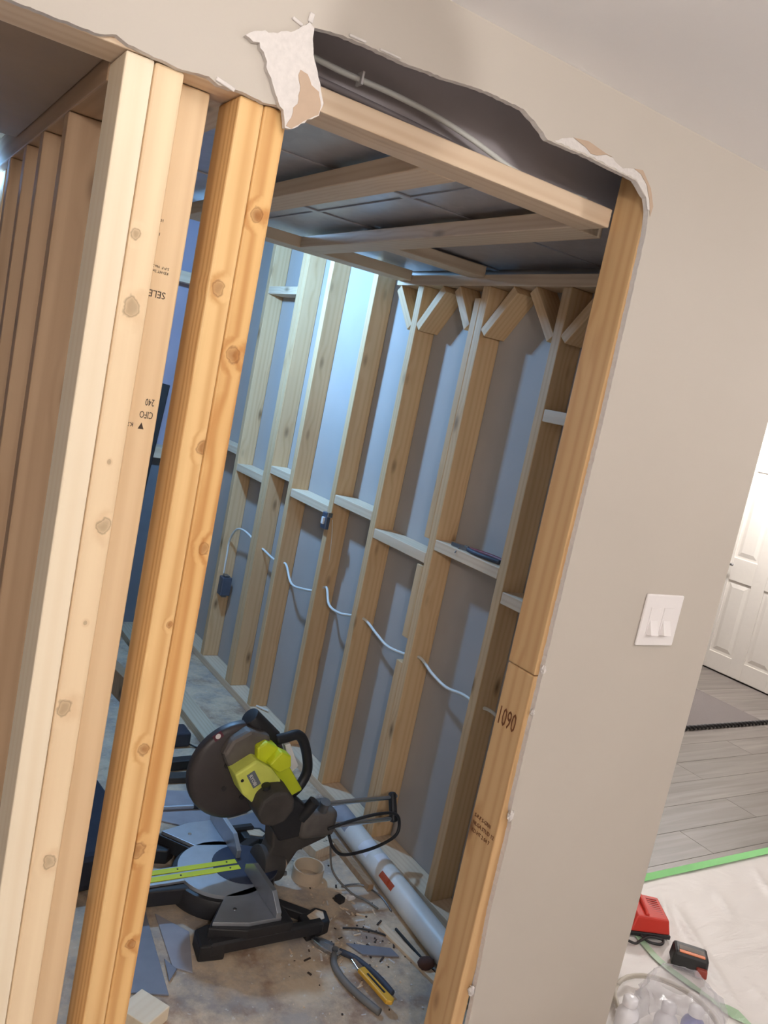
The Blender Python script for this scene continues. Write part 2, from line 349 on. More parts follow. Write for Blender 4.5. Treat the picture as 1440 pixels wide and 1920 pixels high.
def m_sheet(name, col, alpha, rough=0.25):
    a = N(name); co = a.n('ShaderNodeTexCoord').outputs['Object']
    mp = a.n('ShaderNodeMapping'); mp.inputs['Scale'].default_value = (3, 9, 1); mp.inputs['Rotation'].default_value = (0, 0, 0.9); a.l(co, mp.inputs[0])
    nz = a.n('ShaderNodeTexNoise', i_Scale=1.0, i_Detail=6.0, i_Distortion=1.2); a.l(mp.outputs[0], nz.inputs['Vector'])
    a.b.inputs['Base Color'].default_value = col; a.b.inputs['Roughness'].default_value = rough; a.b.inputs['Alpha'].default_value = alpha
    a.bump(nz.outputs['Fac'], 0.35, 0.02); return a.m
SHEET = m_sheet('white_plastic_drop_sheet', srgb(232, 226, 222), 0.97, 0.45)
BAG = m_sheet('clear_plastic_bag', srgb(214, 212, 218), 0.34, 0.10)
POLY = m_sheet('vapour_barrier_poly', srgb(176, 168, 184), 1.0, 0.28)
CONCW = plain('grey_concrete_wall', srgb(120, 124, 132), 0.85, var=0.15, scale=5, bump=0.2)
DECK = plain('grey_ceiling_deck', srgb(128, 120, 114), 0.85, var=0.12, scale=6, bump=0.1)

# ------------------------------------------------------------------ near wall (drywall with the torn opening)
def jag(pts, step=0.012, amp=0.002, seed=0):
    rnd = random.Random(seed); out = []
    for (x0, z0), (x1, z1) in zip(pts, pts[1:]):
        L = math.hypot(x1-x0, z1-z0); n = max(1, int(L/step))
        for k in range(n):
            t = k/n; out.append((x0+(x1-x0)*t + (rnd.uniform(-amp, amp) if k else 0), z0+(z1-z0)*t + (rnd.uniform(-amp, amp) if k else 0)))
    out.append(pts[-1]); return out
XC = 1.856
jamb_edge = [(1.345, 0.0), (1.343, 0.257), (1.336, 0.40), (1.326, 0.54), (1.326, 0.747), (1.314, 0.80), (1.312, 0.952), (1.310, 1.247), (1.309, 1.65), (1.302, 2.038), (1.294, 2.083), (1.281, 2.105), (1.24, 2.127)]
hole = [(1.187, 2.128), (1.113, 2.130), (1.038, 2.128), (1.005, 2.127), (0.985, 2.138), (0.967, 2.147), (0.938, 2.157), (0.901, 2.157), (0.861, 2.157), (0.819, 2.154), (0.774, 2.148), (0.69, 2.142), (0.649, 2.142), (0.591, 2.141), (0.548, 2.136), (0.523, 2.131)]
flap_l = [(0.497, 2.115), (0.470, 2.095), (0.446, 2.089), (0.452, 2.07), (0.463, 2.058), (0.480, 2.026), (0.496, 2.010)]
left_e = [(0.470, 2.006), (0.442, 2.009), (0.40, 2.006), (0.385, 2.012), (0.34, 2.007), (0.30, 2.010), (0.272, 2.012), (0.255, 2.018), (0.235, 2.011), (0.114, 2.009), (-2.2, 2.009)]
edge = jag(jamb_edge+hole+flap_l+left_e, 0.007, 0.0009, 3)
outline = [(-2.2, CEIL), (XC, CEIL), (XC, 0.0)] + edge
bm = bmesh.new(); fs = bm_prism(bm, outline, 'Y', 0.0, 0.0127)
for i, f in enumerate(fs): f.material_index = 0 if i in (0, 1) else 1
for i in (2, 3, 4): fs[i].material_index = 0
fs[2+1].material_index = 0
wf = struct(obj('wall_front', bm, None, mats=[PAINT, GYP]))
YF, YB = 0.0127, 0.1017
# double stud, flat backing stud, orange double stud, jamb
lumber('stud', (0.2735, 0.3125), (YF, YB), (0.038, 2.009), W_PALE, wf)
s2 = lumber('stud', (0.3135, 0.3555), (YF, YB), (0.038, 2.009), W_KNOT2, wf, bev=0.004)
s3 = lumber('stud', (0.3565, 0.412), (0.064, YB+0.001), (0.038, 2.009), W_KNOT, wf)
lumber('stud', (0.439, 0.478), (YF, YB), (0.038, 2.009), W_ORANGE_A, wf, bev=0.004)
lumber('stud', (0.4787, 0.517), (YF, YB), (0.038, 2.009), W_ORANGE_B, wf, bev=0.004, flip=1)
jb = lumber('stud', (1.301, 1.339), (YF, YB), (0.0, 1.0985), W_JAMB, wf, bev=0.003)
ju = lumber('stud', (1.3, 1.338), (YF, YB), (1.1, 2.17), W_JAMB, wf, bev=0.003)
lumber('top_plate', (-2.1, 0.532), (YF, YB), (2.010, 2.048), W_FRAME, wf, 'X')
lumber('bottom_plate', (-0.6, 0.53), (YF, YB), (0.0, 0.037), W_FRAME, wf, 'X')
lumber('stud', (1.815, 1.842), (YF, YB), (0.0, 2.2), W_STUD, wf)
# ink stamps on the lumber
ux, uy = (-1, 0, 0), (0, 0, -1)
text('stamp', 'SELECT', (0.394, 0.0636, 1.711), ux, uy, 0.0135, INK, s3, 1.0, 1.1)
text('stamp', 'S-P-F  No.2', (0.393, 0.0636, 1.748), ux, uy, 0.0055, INK, s3); text('stamp', 'KD-HT 2x4', (0.393, 0.0636, 1.741), ux, uy, 0.0055, INK, s3)
text('stamp', '100', (0.374, 0.0636, 1.815), ux, uy, 0.006, INK, s3); text('stamp', '10', (0.372, 0.0636, 1.795), ux, uy, 0.006, INK, s3)
text('stamp', 'CIFO', (0.405, 0.0636, 1.528), ux, uy, 0.012, INK, s3, 0.8, 1.3); text('stamp', '240', (0.404, 0.0636, 1.548), ux, uy, 0.012, INK, s3, 0.8, 1.3)
text('stamp', 'K3', (0.377, 0.0636, 1.508), ux, uy, 0.009, INK, s3)
prism('stamp', [(0.389, 1.510), (0.3935, 1.500), (0.3845, 1.500)], 'Y', 0.0632, 0.064, INK, s3)
jx, jy = (0, -1, 0), (0, 0, 1)
text('stamp', '1090', (1.2996, 0.095, 0.957), jx, jy, 0.030, INK_RED, jb, 1.05, 2.0)
for i, row in enumerate(('S-P-F S-GRN', 'NLGA STUD 12', 'KD-HT 2 04 7')):
    text('stamp', row, (1.2996, 0.092, 0.725-0.018*i), jx, jy, 0.013, INK_RED, jb, 0.85, 1.0)
# exposed gypsum where the paint and paper peeled away above the jamb
def pix_poly(pts): return pts
peel = [(1.02, 2.130), (1.045, 2.143), (1.062, 2.149), (1.075, 2.146), (1.095, 2.143), (1.112, 2.136), (1.128, 2.138), (1.15, 2.147), (1.168, 2.147), (1.185, 2.140), (1.20, 2.137), (1.228, 2.145), (1.250, 2.141), (1.272, 2.127), (1.288, 2.104), (1.297, 2.085), (1.2895, 2.086), (1.278, 2.107), (1.24, 2.1295), (1.187, 2.1305), (1.113, 2.1325)]
prism('exposed_gypsum', jag(peel+[peel[0]], 0.008, 0.0013, 9)[:-1], 'Y', -0.0006, 0.0004, GYP, wf)
peel2 = [(1.062, 2.1495), (1.10, 2.155), (1.145, 2.149), (1.168, 2.1475), (1.15, 2.1472), (1.128, 2.1385), (1.112, 2.1365), (1.095, 2.1435)]
bm = bmesh.new()
for k, (x, z) in enumerate(peel2[:4]):
    pass
bm_prism(bm, peel2, 'Y', -0.0012, -0.0006); obj('torn_paper', bm, PAPER, wf)
peel3 = [(1.228, 2.1455), (1.252, 2.150), (1.285, 2.125), (1.303, 2.095), (1.301, 2.075), (1.2965, 2.085), (1.288, 2.1045), (1.272, 2.1275), (1.25, 2.1415)]
bm = bmesh.new(); bm_prism(bm, peel3, 'Y', -0.0012, -0.0006); obj('torn_paper', bm, PAPER, wf)
# hanging torn flap of drywall between the stud bay and the opening
fl = [(0.424, 2.080), (0.436, 2.076), (0.446, 2.0785), (0.448, 2.072), (0.458, 2.063), (0.466, 2.045), (0.479, 2.027), (0.489, 2.012), (0.499, 2.004), (0.503, 1.992), (0.506, 1.981), (0.515, 1.982), (0.530, 1.995), (0.556, 2.015), (0.560, 2.034), (0.552, 2.050), (0.544, 2.066), (0.536, 2.082), (0.527, 2.105), (0.524, 2.128), (0.515, 2.133), (0.500, 2.118), (0.470, 2.100), (0.446, 2.094), (0.430, 2.086)]
flo = jag(fl+[fl[0]], 0.006, 0.0016, 5)[:-1]
bm = bmesh.new(); bm_prism(bm, flo, 'Y', -0.010, -0.0005)
flap = obj('torn_drywall_flap', bm, GYP, wf)
pp = [(0.507, 1.984), (0.516, 1.983), (0.530, 1.996), (0.5545, 2.0155), (0.556, 2.030), (0.549, 2.047), (0.535, 2.052), (0.526, 2.064), (0.514, 2.066), (0.512, 2.058), (0.518, 2.044), (0.519, 2.020), (0.513, 2.012), (0.513, 1.998)]
prism('paper_backing', jag(pp+[pp[0]], 0.006, 0.001, 6)[:-1], 'Y', -0.0108, -0.0099, PAPER, flap)
for (x, z, w2, h2, a) in ((0.500, 2.130, 0.018, 0.005, 0.25), (0.520, 2.143, 0.008, 0.014, 0.1), (0.60, 2.1445, 0.03, 0.004, -0.02), (0.66, 2.1445, 0.04, 0.003, 0.0), (0.41, 2.010, 0.03, 0.006, 0.2)):
    bm = bmesh.new(); bm_box(bm, (x, -0.0015, z), (w2, 0.003, h2), Matrix.Rotation(a, 3, 'Y'), bev=0.001); obj('gypsum_crumb', bm, GYP, wf)
for (x, z, r) in ((1.312, 1.118, 0.008), (1.318, 0.775, 0.011), (1.330, 0.335, 0.009), (1.311, 1.02, 0.006)):
    bm = bmesh.new(); vs = bm_sphere(bm, (x, 0.003, z), r, (0.8, 0.7, 1.3), 8, 6)
    for v in vs: v.co += Vector((random.uniform(-1, 1), random.uniform(-1, 1), random.uniform(-1, 1)))*r*0.3
    obj('gypsum_crumb', bm, GYP, wf)

# side wall between this room and the hall
XS, XD = 1.754, 1.843
bm = bmesh.new(); bm_box(bm, ((XD+XC)/2, 1.83, 1.24), (XC-XD, 3.64, 2.48))
for f in bm.faces: f.material_index = 1 if f.normal.x < -0.5 else 0
wr = struct(obj('wall_right', bm, None, mats=[PAINT, BACKPAPER]))
def sy(y0, y1, top=2.04, mat=W_STUD, name='stud', z0=0.038): return lumber(name, (XS, XD-0.001), (y0, y1), (z0, top), mat, wr)
lumber('bottom_plate', (XS, XD-0.001), (0.14, 3.47), (0, 0.0375), W_FRAME, wr, 'Y')
for y0, y1, t in ((0.664, 0.702, 2.04), (1.051, 1.089, 2.04), (1.446, 1.484, 2.04), (1.793, 1.831, 2.41), (2.198, 2.236, 2.41), (2.452, 2.490, 2.41), (2.4905, 2.5285, 2.41), (2.862, 2.900, 2.41), (3.25, 3.288, 2.41), (0.27, 0.308, 2.04)): sy(y0, y1, t)
lumber('top_plate', (XS, XD-0.001), (0.14, 1.64), (2.0405, 2.0785), W_FRAME, wr, 'Y')
sy(1.0895, 1.1275, 1.06, W_STUD, 'cripple_stud', 0.79); sy(1.0895, 1.1275, 0.70, W_STUD, 'cripple_stud'); sy(1.0895, 1.122, 2.0, W_STUD, 'cripple_stud', 1.16)
def blk(y0, y1, zt): lumber('block', (XS+0.0005, XD-0.001), (y0, y1), (zt-0.038, zt), W_FRAME, wr, 'Y')
blk(2.9005, 3.249, 1.185); blk(2.529, 2.8615, 1.106); blk(2.2365, 2.4515, 1.170); blk(1.8315, 2.1975, 1.110); blk(1.4845, 1.7925, 1.168); blk(1.09, 1.4455, 1.109); blk(0.7025, 1.0505, 1.168); blk(0.3085, 0.6635, 1.102); blk(0.3085, 0.6635, 1.676); blk(2.529, 2.8615, 2.03)
for yc in (1.465, 1.07, 0.683):
    for sgn in (1, -1):
        a = Vector((XS+0.045, yc+sgn*0.152, 2.03)); b = Vector((XS+0.045, yc+sgn*0.027, 1.885))
        if sgn == 1 and yc < 1.1 and yc > 1.0: b = Vector((XS+0.045, yc+0.066, 1.90)); a = Vector((XS+0.045, yc+0.165, 2.03))
        beam_between('brace', a, b, 0.088, 0.034, W_STUD, wr, (1, 0, 0))

# partition running back from the double stud
wl = struct(lumber('wall_left', (0.272, 0.361), (0.103, 1.32), (1.985, 2.06), W_DARK, None, 'Y'))
for y0 in (0.354, 0.581, 0.775, 1.0): lumber('stud', (0.2715, 0.360), (y0, y0+0.038), (0.0, 1.984), W_DARK, wl)
lumber('stud', (0.288, 0.326), (1.2, 1.289), (0.0, 1.984), W_STUD, wl)
lumber('soffit_board', (0.02, 0.271), (0.103, 0.95), (2.02, 2.036), plain('brown_plywood', srgb(150, 128, 108), 0.8, var=0.12, scale=8, bump=0.1), wl, 'Y')

# far wall: concrete below, ledge, vapour barrier above
wb = struct(box('wall_back', (-1.8, 1.84), (3.5, 3.7), (0, 1.0), CONCW))
lumber('ledge', (-1.8, 1.84), (3.44, 3.69), (1.0, 1.06), W_FRAME, wb, 'X')
bm = bmesh.new(); nx, nz_ = 60, 30
g = [[bm.verts.new((-1.8+3.64*i/nx, 3.6+0.018*noise.noise(Vector((i*0.35, j*0.4, 1.3)))+0.02*abs(noise.noise(Vector((i*0.15, j*0.5, 7.1)))), 1.06+1.42*j/nz_)) for j in range(nz_+1)] for i in range(nx+1)]
for i in range(nx):
    for j in range(nz_): bm.faces.new((g[i][j], g[i+1][j], g[i+1][j+1], g[i][j+1]))
obj('vapour_barrier', bm, POLY, wb, True)
lumber('blocking', (-1.8, 1.84), (3.46, 3.55), (1.99, 2.05), W_FRAME, wb, 'X')
for x in (0.2, 0.62, 1.05, 1.46): lumber('stud', (x, x+0.038), (3.64, 3.70), (1.06, 2.44), W_STUD, wb)

# ------------------------------------------------------------------ floors and ceilings
fl_ = struct(box('floor', (-2.2, XC), (-3.2, 3.72), (-0.12, 0.0), CONC))
fh = struct(box('floor_hall', (XC, 6.0), (-3.2, 4.2), (-0.12, -0.006), plain('floor_underlay', srgb(90, 84, 80), 0.9)))
pm = None; pw, pl = 0.18, 1.22
for i in range(16):
    y0 = 0.30 + i*pw
    if y0 > 2.95: break
    x = 1.86 - ((i*0.47) % 1.0)*pl*0.9
    while x < 5.95:
        a, b = max(x, XC+0.002), min(x+pl-0.0015, 5.94)
        if b-a > 0.05:
            bm = bmesh.new(); bm_box(bm, (0, 0, -0.003), (b-a, pw-0.0015, 0.006), bev=0.0008)
            o = obj('plank', bm, PLANK); o.location = ((a+b)/2, y0+pw/2, 0); link_parent(o, fh)
        x += pl
ce = struct(box('ceiling', (-2.2, 6.0), (-3.2, 0.0), (CEIL, CEIL+0.1), CEILP))
struct(box('ceiling_hall', (XC, 6.0), (0.0, 4.2), (CEIL, CEIL+0.1), CEILP))
cr = struct(box('ceiling_rear', (-2.2, XC), (0.10, 3.72), (2.48, 2.56), DECK))
for y in (1.85, 2.25, 2.65, 3.05): lumber('joist', (-2.0, 1.75), (y, y+0.038), (2.29, 2.478), W_DARK, cr, 'X')
struct(box('wall_behind', (-2.3, 6.0), (-3.3, -3.2), (0, CEIL), PAINT))
struct(box('wall_outer_left', (-2.3, -2.2), (-3.2, 3.72), (0, 2.5), PAINT))
wh = struct(box('wall_hall', (5.965, 6.1), (-3.2, 4.2), (0, CEIL), PAINT))
struct(box('wall_hall_end', (XC, 5.965), (4.2, 4.3), (0, CEIL), PAINT))

# hall door: six panels, lever handle
DX = 5.93; y_l, y_r = 2.815, 2.055
door = struct(box('door_1', (DX+0.010, DX+0.034), (y_r, y_l), (0.012, 2.03), DOORW))
def stile(x0, y0, y1, z0, z1, nm='door_rail'): box(nm, (x0, DX+0.0105), (y0, y1), (z0, z1), DOORW, door, 0.003)
for (ya, yb) in ((y_r, y_r+0.115), (2.385, 2.495), (y_l-0.115, y_l)): stile(DX, ya, yb, 0.012, 2.03, 'door_stile')
pz = [(0.012, 0.15), (0.735, 0.915), (1.60, 1.70), (1.92, 2.03)]
for (za, zb) in pz:
    for (ya, yb) in ((y_r+0.115, 2.385), (2.495, y_l-0.115)): stile(DX+0.0003, ya, yb, za, zb)
for (za, zb) in ((0.15, 0.735), (0.915, 1.60), (1.70, 1.92)):
    for (ya, yb) in ((y_r+0.115, 2.385), (2.495, y_l-0.115)):
        bm = bmesh.new(); m = 0.02; k = 0.05
        o4 = [bm.verts.new((DX+0.0095, yy, zz)) for yy, zz in ((ya+m, za+m), (yb-m, za+m), (yb-m, zb-m), (ya+m, zb-m))]
        i4 = [bm.verts.new((DX+0.002, yy, zz)) for yy, zz in ((ya+k, za+k), (yb-k, za+k), (yb-k, zb-k), (ya+k, zb-k))]
        bm.faces.new(i4)
        for q in range(4): bm.faces.new((o4[q], o4[(q+1) % 4], i4[(q+1) % 4], i4[q]))
        bm.faces.new(o4[::-1]); obj('door_panel', bm, DOORW, door)
cyl('rose', (DX, 2.752, 0.862), (DX-0.012, 2.752, 0.862), 0.03, STEEL_D, door)
tube('lever_handle', [(DX-0.01, 2.752, 0.862), (DX-0.045, 2.752, 0.862), (DX-0.052, 2.735, 0.862), (DX-0.052, 2.66, 0.858)], 0.009, STEEL_D, door)
t1 = struct(box('trim_1', (DX-0.005, 5.965), (y_l+0.003, y_l+0.075), (0, 2.10), DOORW, None, 0.004))
struct(box('trim_2', (DX-0.005, 5.965), (y_r-0.075, y_r-0.003), (0, 2.10), DOORW, None, 0.004))
struct(box('trim_3', (DX-0.005, 5.965), (y_r-0.003, y_l+0.003), (2.033, 2.10), DOORW, None, 0.004))

# ------------------------------------------------------------------ soffit frame, duct, cable over the opening
sf = tag(empty('soffit_frame', (0.9, 0.145, 2.057)), 'dropped ceiling frame of flat lumber above the doorway', 'ceiling frame')
ZF = (2.057, 2.095)
lumber('header', (0.535, 1.299), (0.103, 0.190), ZF, W_FRAME, sf, 'X')
lumber('joist', (0.872, 0.958), (0.1905, 1.54), ZF, W_FRAME, sf, 'Y'); lumber('joist', (1.275, 1.368), (0.1905, 1.54), ZF, W_FRAME, sf, 'Y'); lumber('joist', (0.46, 0.548), (0.1905, 1.54), ZF, W_FRAME, sf, 'Y')
lumber('beam', (0.38, 1.752), (1.5405, 1.63), ZF, W_FRAME, sf, 'X')
lumber('block', (1.369, 1.752), (1.09, 1.178), (2.068, 2.104), W_FRAME, sf, 'X')
du = tag(box('air_duct', (0.38, 1.83), (0.205, 1.70), (2.112, 2.40), DUCT, None, 0.004), 'galvanised sheet metal air duct above the soffit frame', 'duct')
box('brightened_side', (0.382, 1.828), (0.2025, 0.2048), (2.114, 2.398), plain('brightened_duct_side', srgb(206, 197, 200), 0.75, var=0.05, scale=4, bump=0.02), du)  # pale sheet added over the duct side to lift its brightness
for y in (0.62, 1.12): box('seam', (0.381, 1.829), (y, y+0.03), (2.108, 2.1125), DUCT, du, 0.0015)
for x in (1.12,): box('seam', (x, x+0.012), (0.21, 1.69), (2.1085, 2.1122), DUCT, du, 0.001)
cb = tag(tube('electrical_cable', [(0.55, 0.15, 2.152), (0.66, 0.16, 2.150), (0.76, 0.165, 2.152), (0.86, 0.16, 2.145), (0.95, 0.15, 2.128), (1.05, 0.145, 2.106), (1.15, 0.16, 2.104), (1.25, 0.185, 2.118), (1.297, 0.19, 2.122)], 0.0055, CABLE, None), 'white cable sagging across the top of the doorway header', 'cable')
box('staple', (0.695, 0.699), (0.150, 0.170), (2.140, 2.162), WHITE, cb)
tag(tube('electrical_cable', [(0.54, 0.195, 2.137), (0.8, 0.197, 2.130), (1.05, 0.196, 2.116), (1.15, 0.197, 2.112), (1.298, 0.197, 2.104)], 0.006, CABLE_G, None), 'grey cable lying behind the white one on the header', 'cable')

# ------------------------------------------------------------------ lamps
for i, ((x, y), p) in enumerate(LAMPS):  # fixtures out of view; globe shape chosen to throw light up at the ceiling
    lab = ['left of the doorway', 'nearest the switch wall', 'over the plastic sheet', 'in front of the hall door', 'farthest behind the viewer'][i]
    t = tag(empty('ceiling_light', (x, y, CEIL)), 'unseen ceiling light with a globe added to brighten the ceiling, ' + lab, 'light', 'globe ceiling lights')
    bm = bmesh.new(); bm_cyl(bm, (x, y, CEIL-0.02), (x, y, CEIL-0.0005), 0.06, seg=28); obj('base_ring', bm, WHITE, t)
    bm = bmesh.new(); vs = bm_sphere(bm, (x, y, CEIL-0.122), 0.10, (1, 1, 1), 24, 14)
    gm = plain('lamp_dome_glow', (0.9, 0.9, 0.9, 1), 0.4, emit=(WARM, float(p)), bump=0)
    obj('glass_globe', bm, gm, t, True)
bt = tag(empty('light_bulb', (BULB[0], BULB[1], BULB[2]+0.12)), 'bare cool white bulb hanging behind the soffit beam', 'light bulb')
bm = bmesh.new(); bm_sphere(bm, BULB, 0.026); bm_cyl(bm, (BULB[0], BULB[1], BULB[2]+0.02), (BULB[0], BULB[1], BULB[2]+0.055), 0.022, 0.014, 14); obj('glass_bulb', bm, BULBG, bt, True)
cyl('socket', (BULB[0], BULB[1], BULB[2]+0.0555), (BULB[0], BULB[1], BULB[2]+0.11), 0.019, BLACK, bt)
cyl('cord', (BULB[0], BULB[1], BULB[2]+0.11), (BULB[0], BULB[1], 2.479), 0.004, BLACK, bt, seg=8)
L = point_light('bulb_glow', (BULB[0], BULB[1], BULB[2]-0.0), BULB_W, COOL, 0.038); link_parent(L, bt)
bpy.data.objects['glass_bulb'].visible_shadow = True
wlgt = tag(empty('work_light', (LED[0], LED[1], LED[2])), 'bright rounded work light glimpsed at the left edge beyond the dark studs', 'light')
bm = bmesh.new(); bm_box(bm, (LED[0], LED[1]+0.012, LED[2]), (0.086, 0.02, 0.106), bev=0.012, seg=3); obj('housing', bm, BLACK, wlgt)
bm = bmesh.new(); bm_box(bm, (LED[0], LED[1], LED[2]), (0.07, 0.006, 0.09), bev=0.0025, seg=2); obj('lens', bm, LEDG, wlgt)
cyl('hanger', (LED[0], LED[1]+0.012, LED[2]+0.05), (LED[0], LED[1]+0.012, 2.48), 0.004, BLACK, wlgt, seg=8)
L = disk_light('work_light_glow', (LED[0]-0.02, LED[1]-0.01, LED[2]), LED_W, COOL, 0.07); L.rotation_euler = (math.radians(90), 0, 0); link_parent(L, wlgt)

# ------------------------------------------------------------------ wiring on the side wall
pts = [(2.90, 0.66), (2.861, 0.71)]
cab = [(1.79, 2.866, 0.50), (1.788, 2.86, 0.60), (1.786, 2.855, 0.69), (1.778, 2.78, 0.765), (1.772, 2.69, 0.79), (1.775, 2.60, 0.785), (1.79, 2.52, 0.757), (1.79, 2.44, 0.753), (1.785, 2.30, 0.743), (1.79, 2.22, 0.75), (1.79, 2.17, 0.75), (1.775, 2.06, 0.695), (1.772, 1.93, 0.71), (1.778, 1.83, 0.735), (1.79, 1.775, 0.768), (1.775, 1.70, 0.715), (1.772, 1.60, 0.712), (1.78, 1.50, 0.735), (1.79, 1.43, 0.742), (1.785, 1.33, 0.722), (1.785, 1.24, 0.705), (1.785, 1.13, 0.718), (1.79, 1.04, 0.738), (1.786, 0.95, 0.715), (1.786, 0.86, 0.702), (1.786, 0.77, 0.715), (1.79, 0.69, 0.712), (1.79, 0.62, 0.72), (1.79, 0.50, 0.70)]
tag(tube('electrical_cable', cab, 0.0055, CABLE, None, 8, 6), 'white cable threaded through the studs of the side wall', 'cable')
eb = tag(box('electrical_box', (1.768, 1.822), (2.808, 2.861), (0.395, 0.495), BLUEBOX, None, 0.004), 'grey metal electrical box on the far stud at the cable end', 'electrical box')
for z in (0.385, 0.497): box('ear', (1.782, 1.808), (2.815, 2.855), (z, z+0.008), STEEL_D, eb, 0.002)
sb = tag(box('wall_switch', (1.735, 1.7535), (1.79, 1.834), (1.015, 1.085), BLUEBOX, None, 0.003), 'small metal dimmer hanging on the stud below the blocking', 'switch')
box('lever', (1.726, 1.7355), (1.803, 1.821), (1.035, 1.065), WHITE, sb, 0.002)
box('bracket', (1.73, 1.7535), (1.776, 1.7895), (1.07, 1.09), STEEL, sb, 0.002)
tag(tube('thin_wire', [(1.762, 1.788, 1.06), (1.775, 1.786, 0.98), (1.785, 1.787, 0.88)], 0.0016, CABLE, None, 6), 'thin copper wire hanging down the stud under the dimmer', 'wire')
pl_ = tag(empty('hand_pliers', (1.79, 0.80, 1.168)), 'pliers with dark red grips lying on the wall blocking', 'pliers')
Zb = 1.1745
bm = bmesh.new(); bm_prism(bm, [(1.765, 0.975), (1.775, 0.978), (1.79, 0.93), (1.797, 0.90), (1.775, 0.895), (1.768, 0.925)], 'Z', Zb-0.005, Zb+0.006); bevel_all(bm, 0.002); obj('jaws', bm, STEEL_D, pl_)
tube('grip', [(1.79, 0.905, Zb+0.001), (1.807, 0.85, Zb+0.002), (1.812, 0.79, Zb+0.003), (1.806, 0.735, Zb+0.003)], 0.0075, REDH, pl_); tube('grip', [(1.78, 0.90, Zb+0.001), (1.768, 0.85, Zb+0.002), (1.77, 0.79, Zb+0.003), (1.782, 0.735, Zb+0.003)], 0.0075, NAVYH, pl_)
cyl('pivot', (1.783, 0.912, Zb+0.006), (1.783, 0.912, Zb+0.010), 0.007, STEEL_D, pl_, seg=12)
lev = tag(tube('staple_strip', [(1.772, 0.935, Zb), (1.748, 0.925, Zb-0.02)], 0.002, STEEL_D, None, 6), 'bent metal clip hooked over the edge of the blocking', 'clip')
tag(rbox('drill_bit', (1.80, 2.155, 0.046), (0.008, 0.075, 0.008), 0.5, CABLE, None, 0.002), 'white plastic stub lying on the bottom plate', 'offcut')

# ------------------------------------------------------------------ light switch
sw = tag(empty('light_switch', (1.643, 0, 1.24)), 'white two gang light switch plate on the beige wall', 'light switch')
box('plate', (1.578, 1.708), (-0.007, -0.0002), (1.178, 1.303), WHITE, sw, 0.003)
for x in (1.616, 1.662):
    p = box('rocker_frame', (x-0.017, x+0.017), (-0.0085, -0.0068), (1.202, 1.272), WHITE, sw, 0.001)
    bm = bmesh.new(); bm_prism(bm, [(-0.0085, 1.240), (-0.0085, 1.206), (-0.022, 1.208), (-0.0095, 1.240)], 'X', x-0.0125, x+0.0125); obj('toggle', bm, WHITE, sw)

# ------------------------------------------------------------------ sliding mitre saw
ms = tag(empty('mitre_saw', (1.15, 0.93, 0)), 'lime green and black sliding mitre saw standing on the dusty floor', 'mitre saw')
CX, CY = 1.125, 0.93
bm = bmesh.new(); bm_cyl(bm, (CX, CY, 0.018), (CX, CY, 0.080), 0.168, 0.160, 40); bevel_all(bm, 0.008, 2, 50); o = obj('base', bm, BLACK, ms, True); set_sharp(o)
cyl('turntable', (CX, CY, 0.0805), (CX, CY, 0.091), 0.146, ALU, ms, 0.144, 48)
for sg in (-1, 1):
    Y = lambda d: CY + sg*d
    top = [(1.075, Y(0.135)), (0.998, Y(0.238)), (1.10, Y(0.268)), (1.20, Y(0.268)), (1.20, Y(0.11))]
    prism('wing_table', top, 'Z', 0.079, 0.091, ALU, ms, 0.001)
    body = [(1.062, Y(0.14)), (0.985, Y(0.243)), (1.09, Y(0.282)), (1.235, Y(0.282)), (1.235, Y(0.10))]
    prism('wing', body, 'Z', 0.03, 0.0788, BLACK, ms, 0.004)
    bm = bmesh.new(); bm_box(bm, (1.165, Y(0.268), 0.035), (0.36, 0.03, 0.04), bev=0.006)
    obj('foot_rail', bm, BLACK, ms)
    bm = bmesh.new(); bm_prism(bm, [(0.955, Y(0.275)), (0.965, Y(0.20)), (1.01, Y(0.185)), (1.045, Y(0.215)), (1.03, Y(0.285))], 'Z', 0.0, 0.05); bmesh.ops.recalc_face_normals(bm, faces=bm.faces[:]); bevel_all(bm, 0.006); obj('foot', bm, BLACK, ms)
    bm = bmesh.new(); bm_prism(bm, [(1.29, Y(0.285)), (1.375, Y(0.265)), (1.388, Y(0.215)), (1.36, Y(0.19)), (1.29, Y(0.215))], 'Z', 0.0, 0.042); bmesh.ops.recalc_face_normals(bm, faces=bm.faces[:]); bevel_all(bm, 0.005); obj('foot', bm, BLACK, ms)
    bm = bmesh.new(); bm_prism(bm, [(1.315, Y(0.262)), (1.362, Y(0.25)), (1.372, Y(0.222)), (1.355, Y(0.206)), (1.315, Y(0.225))], 'Z', 0.0415, 0.044); obj('foot_pad', bm, W_FRAME, ms)
    beam_between('foot_arm', (1.35, Y(0.225), 0.024), (1.215, Y(0.125), 0.045), 0.028, 0.032, BLACK, ms, (0, 0, 1), 0.004)
    f0, f1 = (0.035, 0.275)
    bm = bmesh.new(); bm_prism(bm, [(Y(f0), 0.0915), (Y(f1), 0.0915), (Y(f1), 0.112), (Y(f1-0.05), 0.150), (Y(f0+0.05), 0.150), (Y(f0), 0.118)], 'X', 1.177, 1.192); bmesh.ops.recalc_face_normals(bm, faces=bm.faces[:]); bevel_all(bm, 0.0015); obj('fence', bm, ALU, ms)
    cyl('bolt', (1.06+0.02, Y(0.20), 0.091), (1.08, Y(0.20), 0.093), 0.006, STEEL, ms, seg=12)
prism('table_arm', [(0.79, 0.888), (1.0, 0.868), (1.0, 0.992), (0.79, 0.972)], 'Z', 0.03, 0.082, BLACK, ms, 0.005)
prism('arm_top', [(0.795, 0.896), (1.02, 0.896), (1.02, 0.970), (0.795, 0.970)], 'Z', 0.0825, 0.0905, ALU, ms, 0.001)
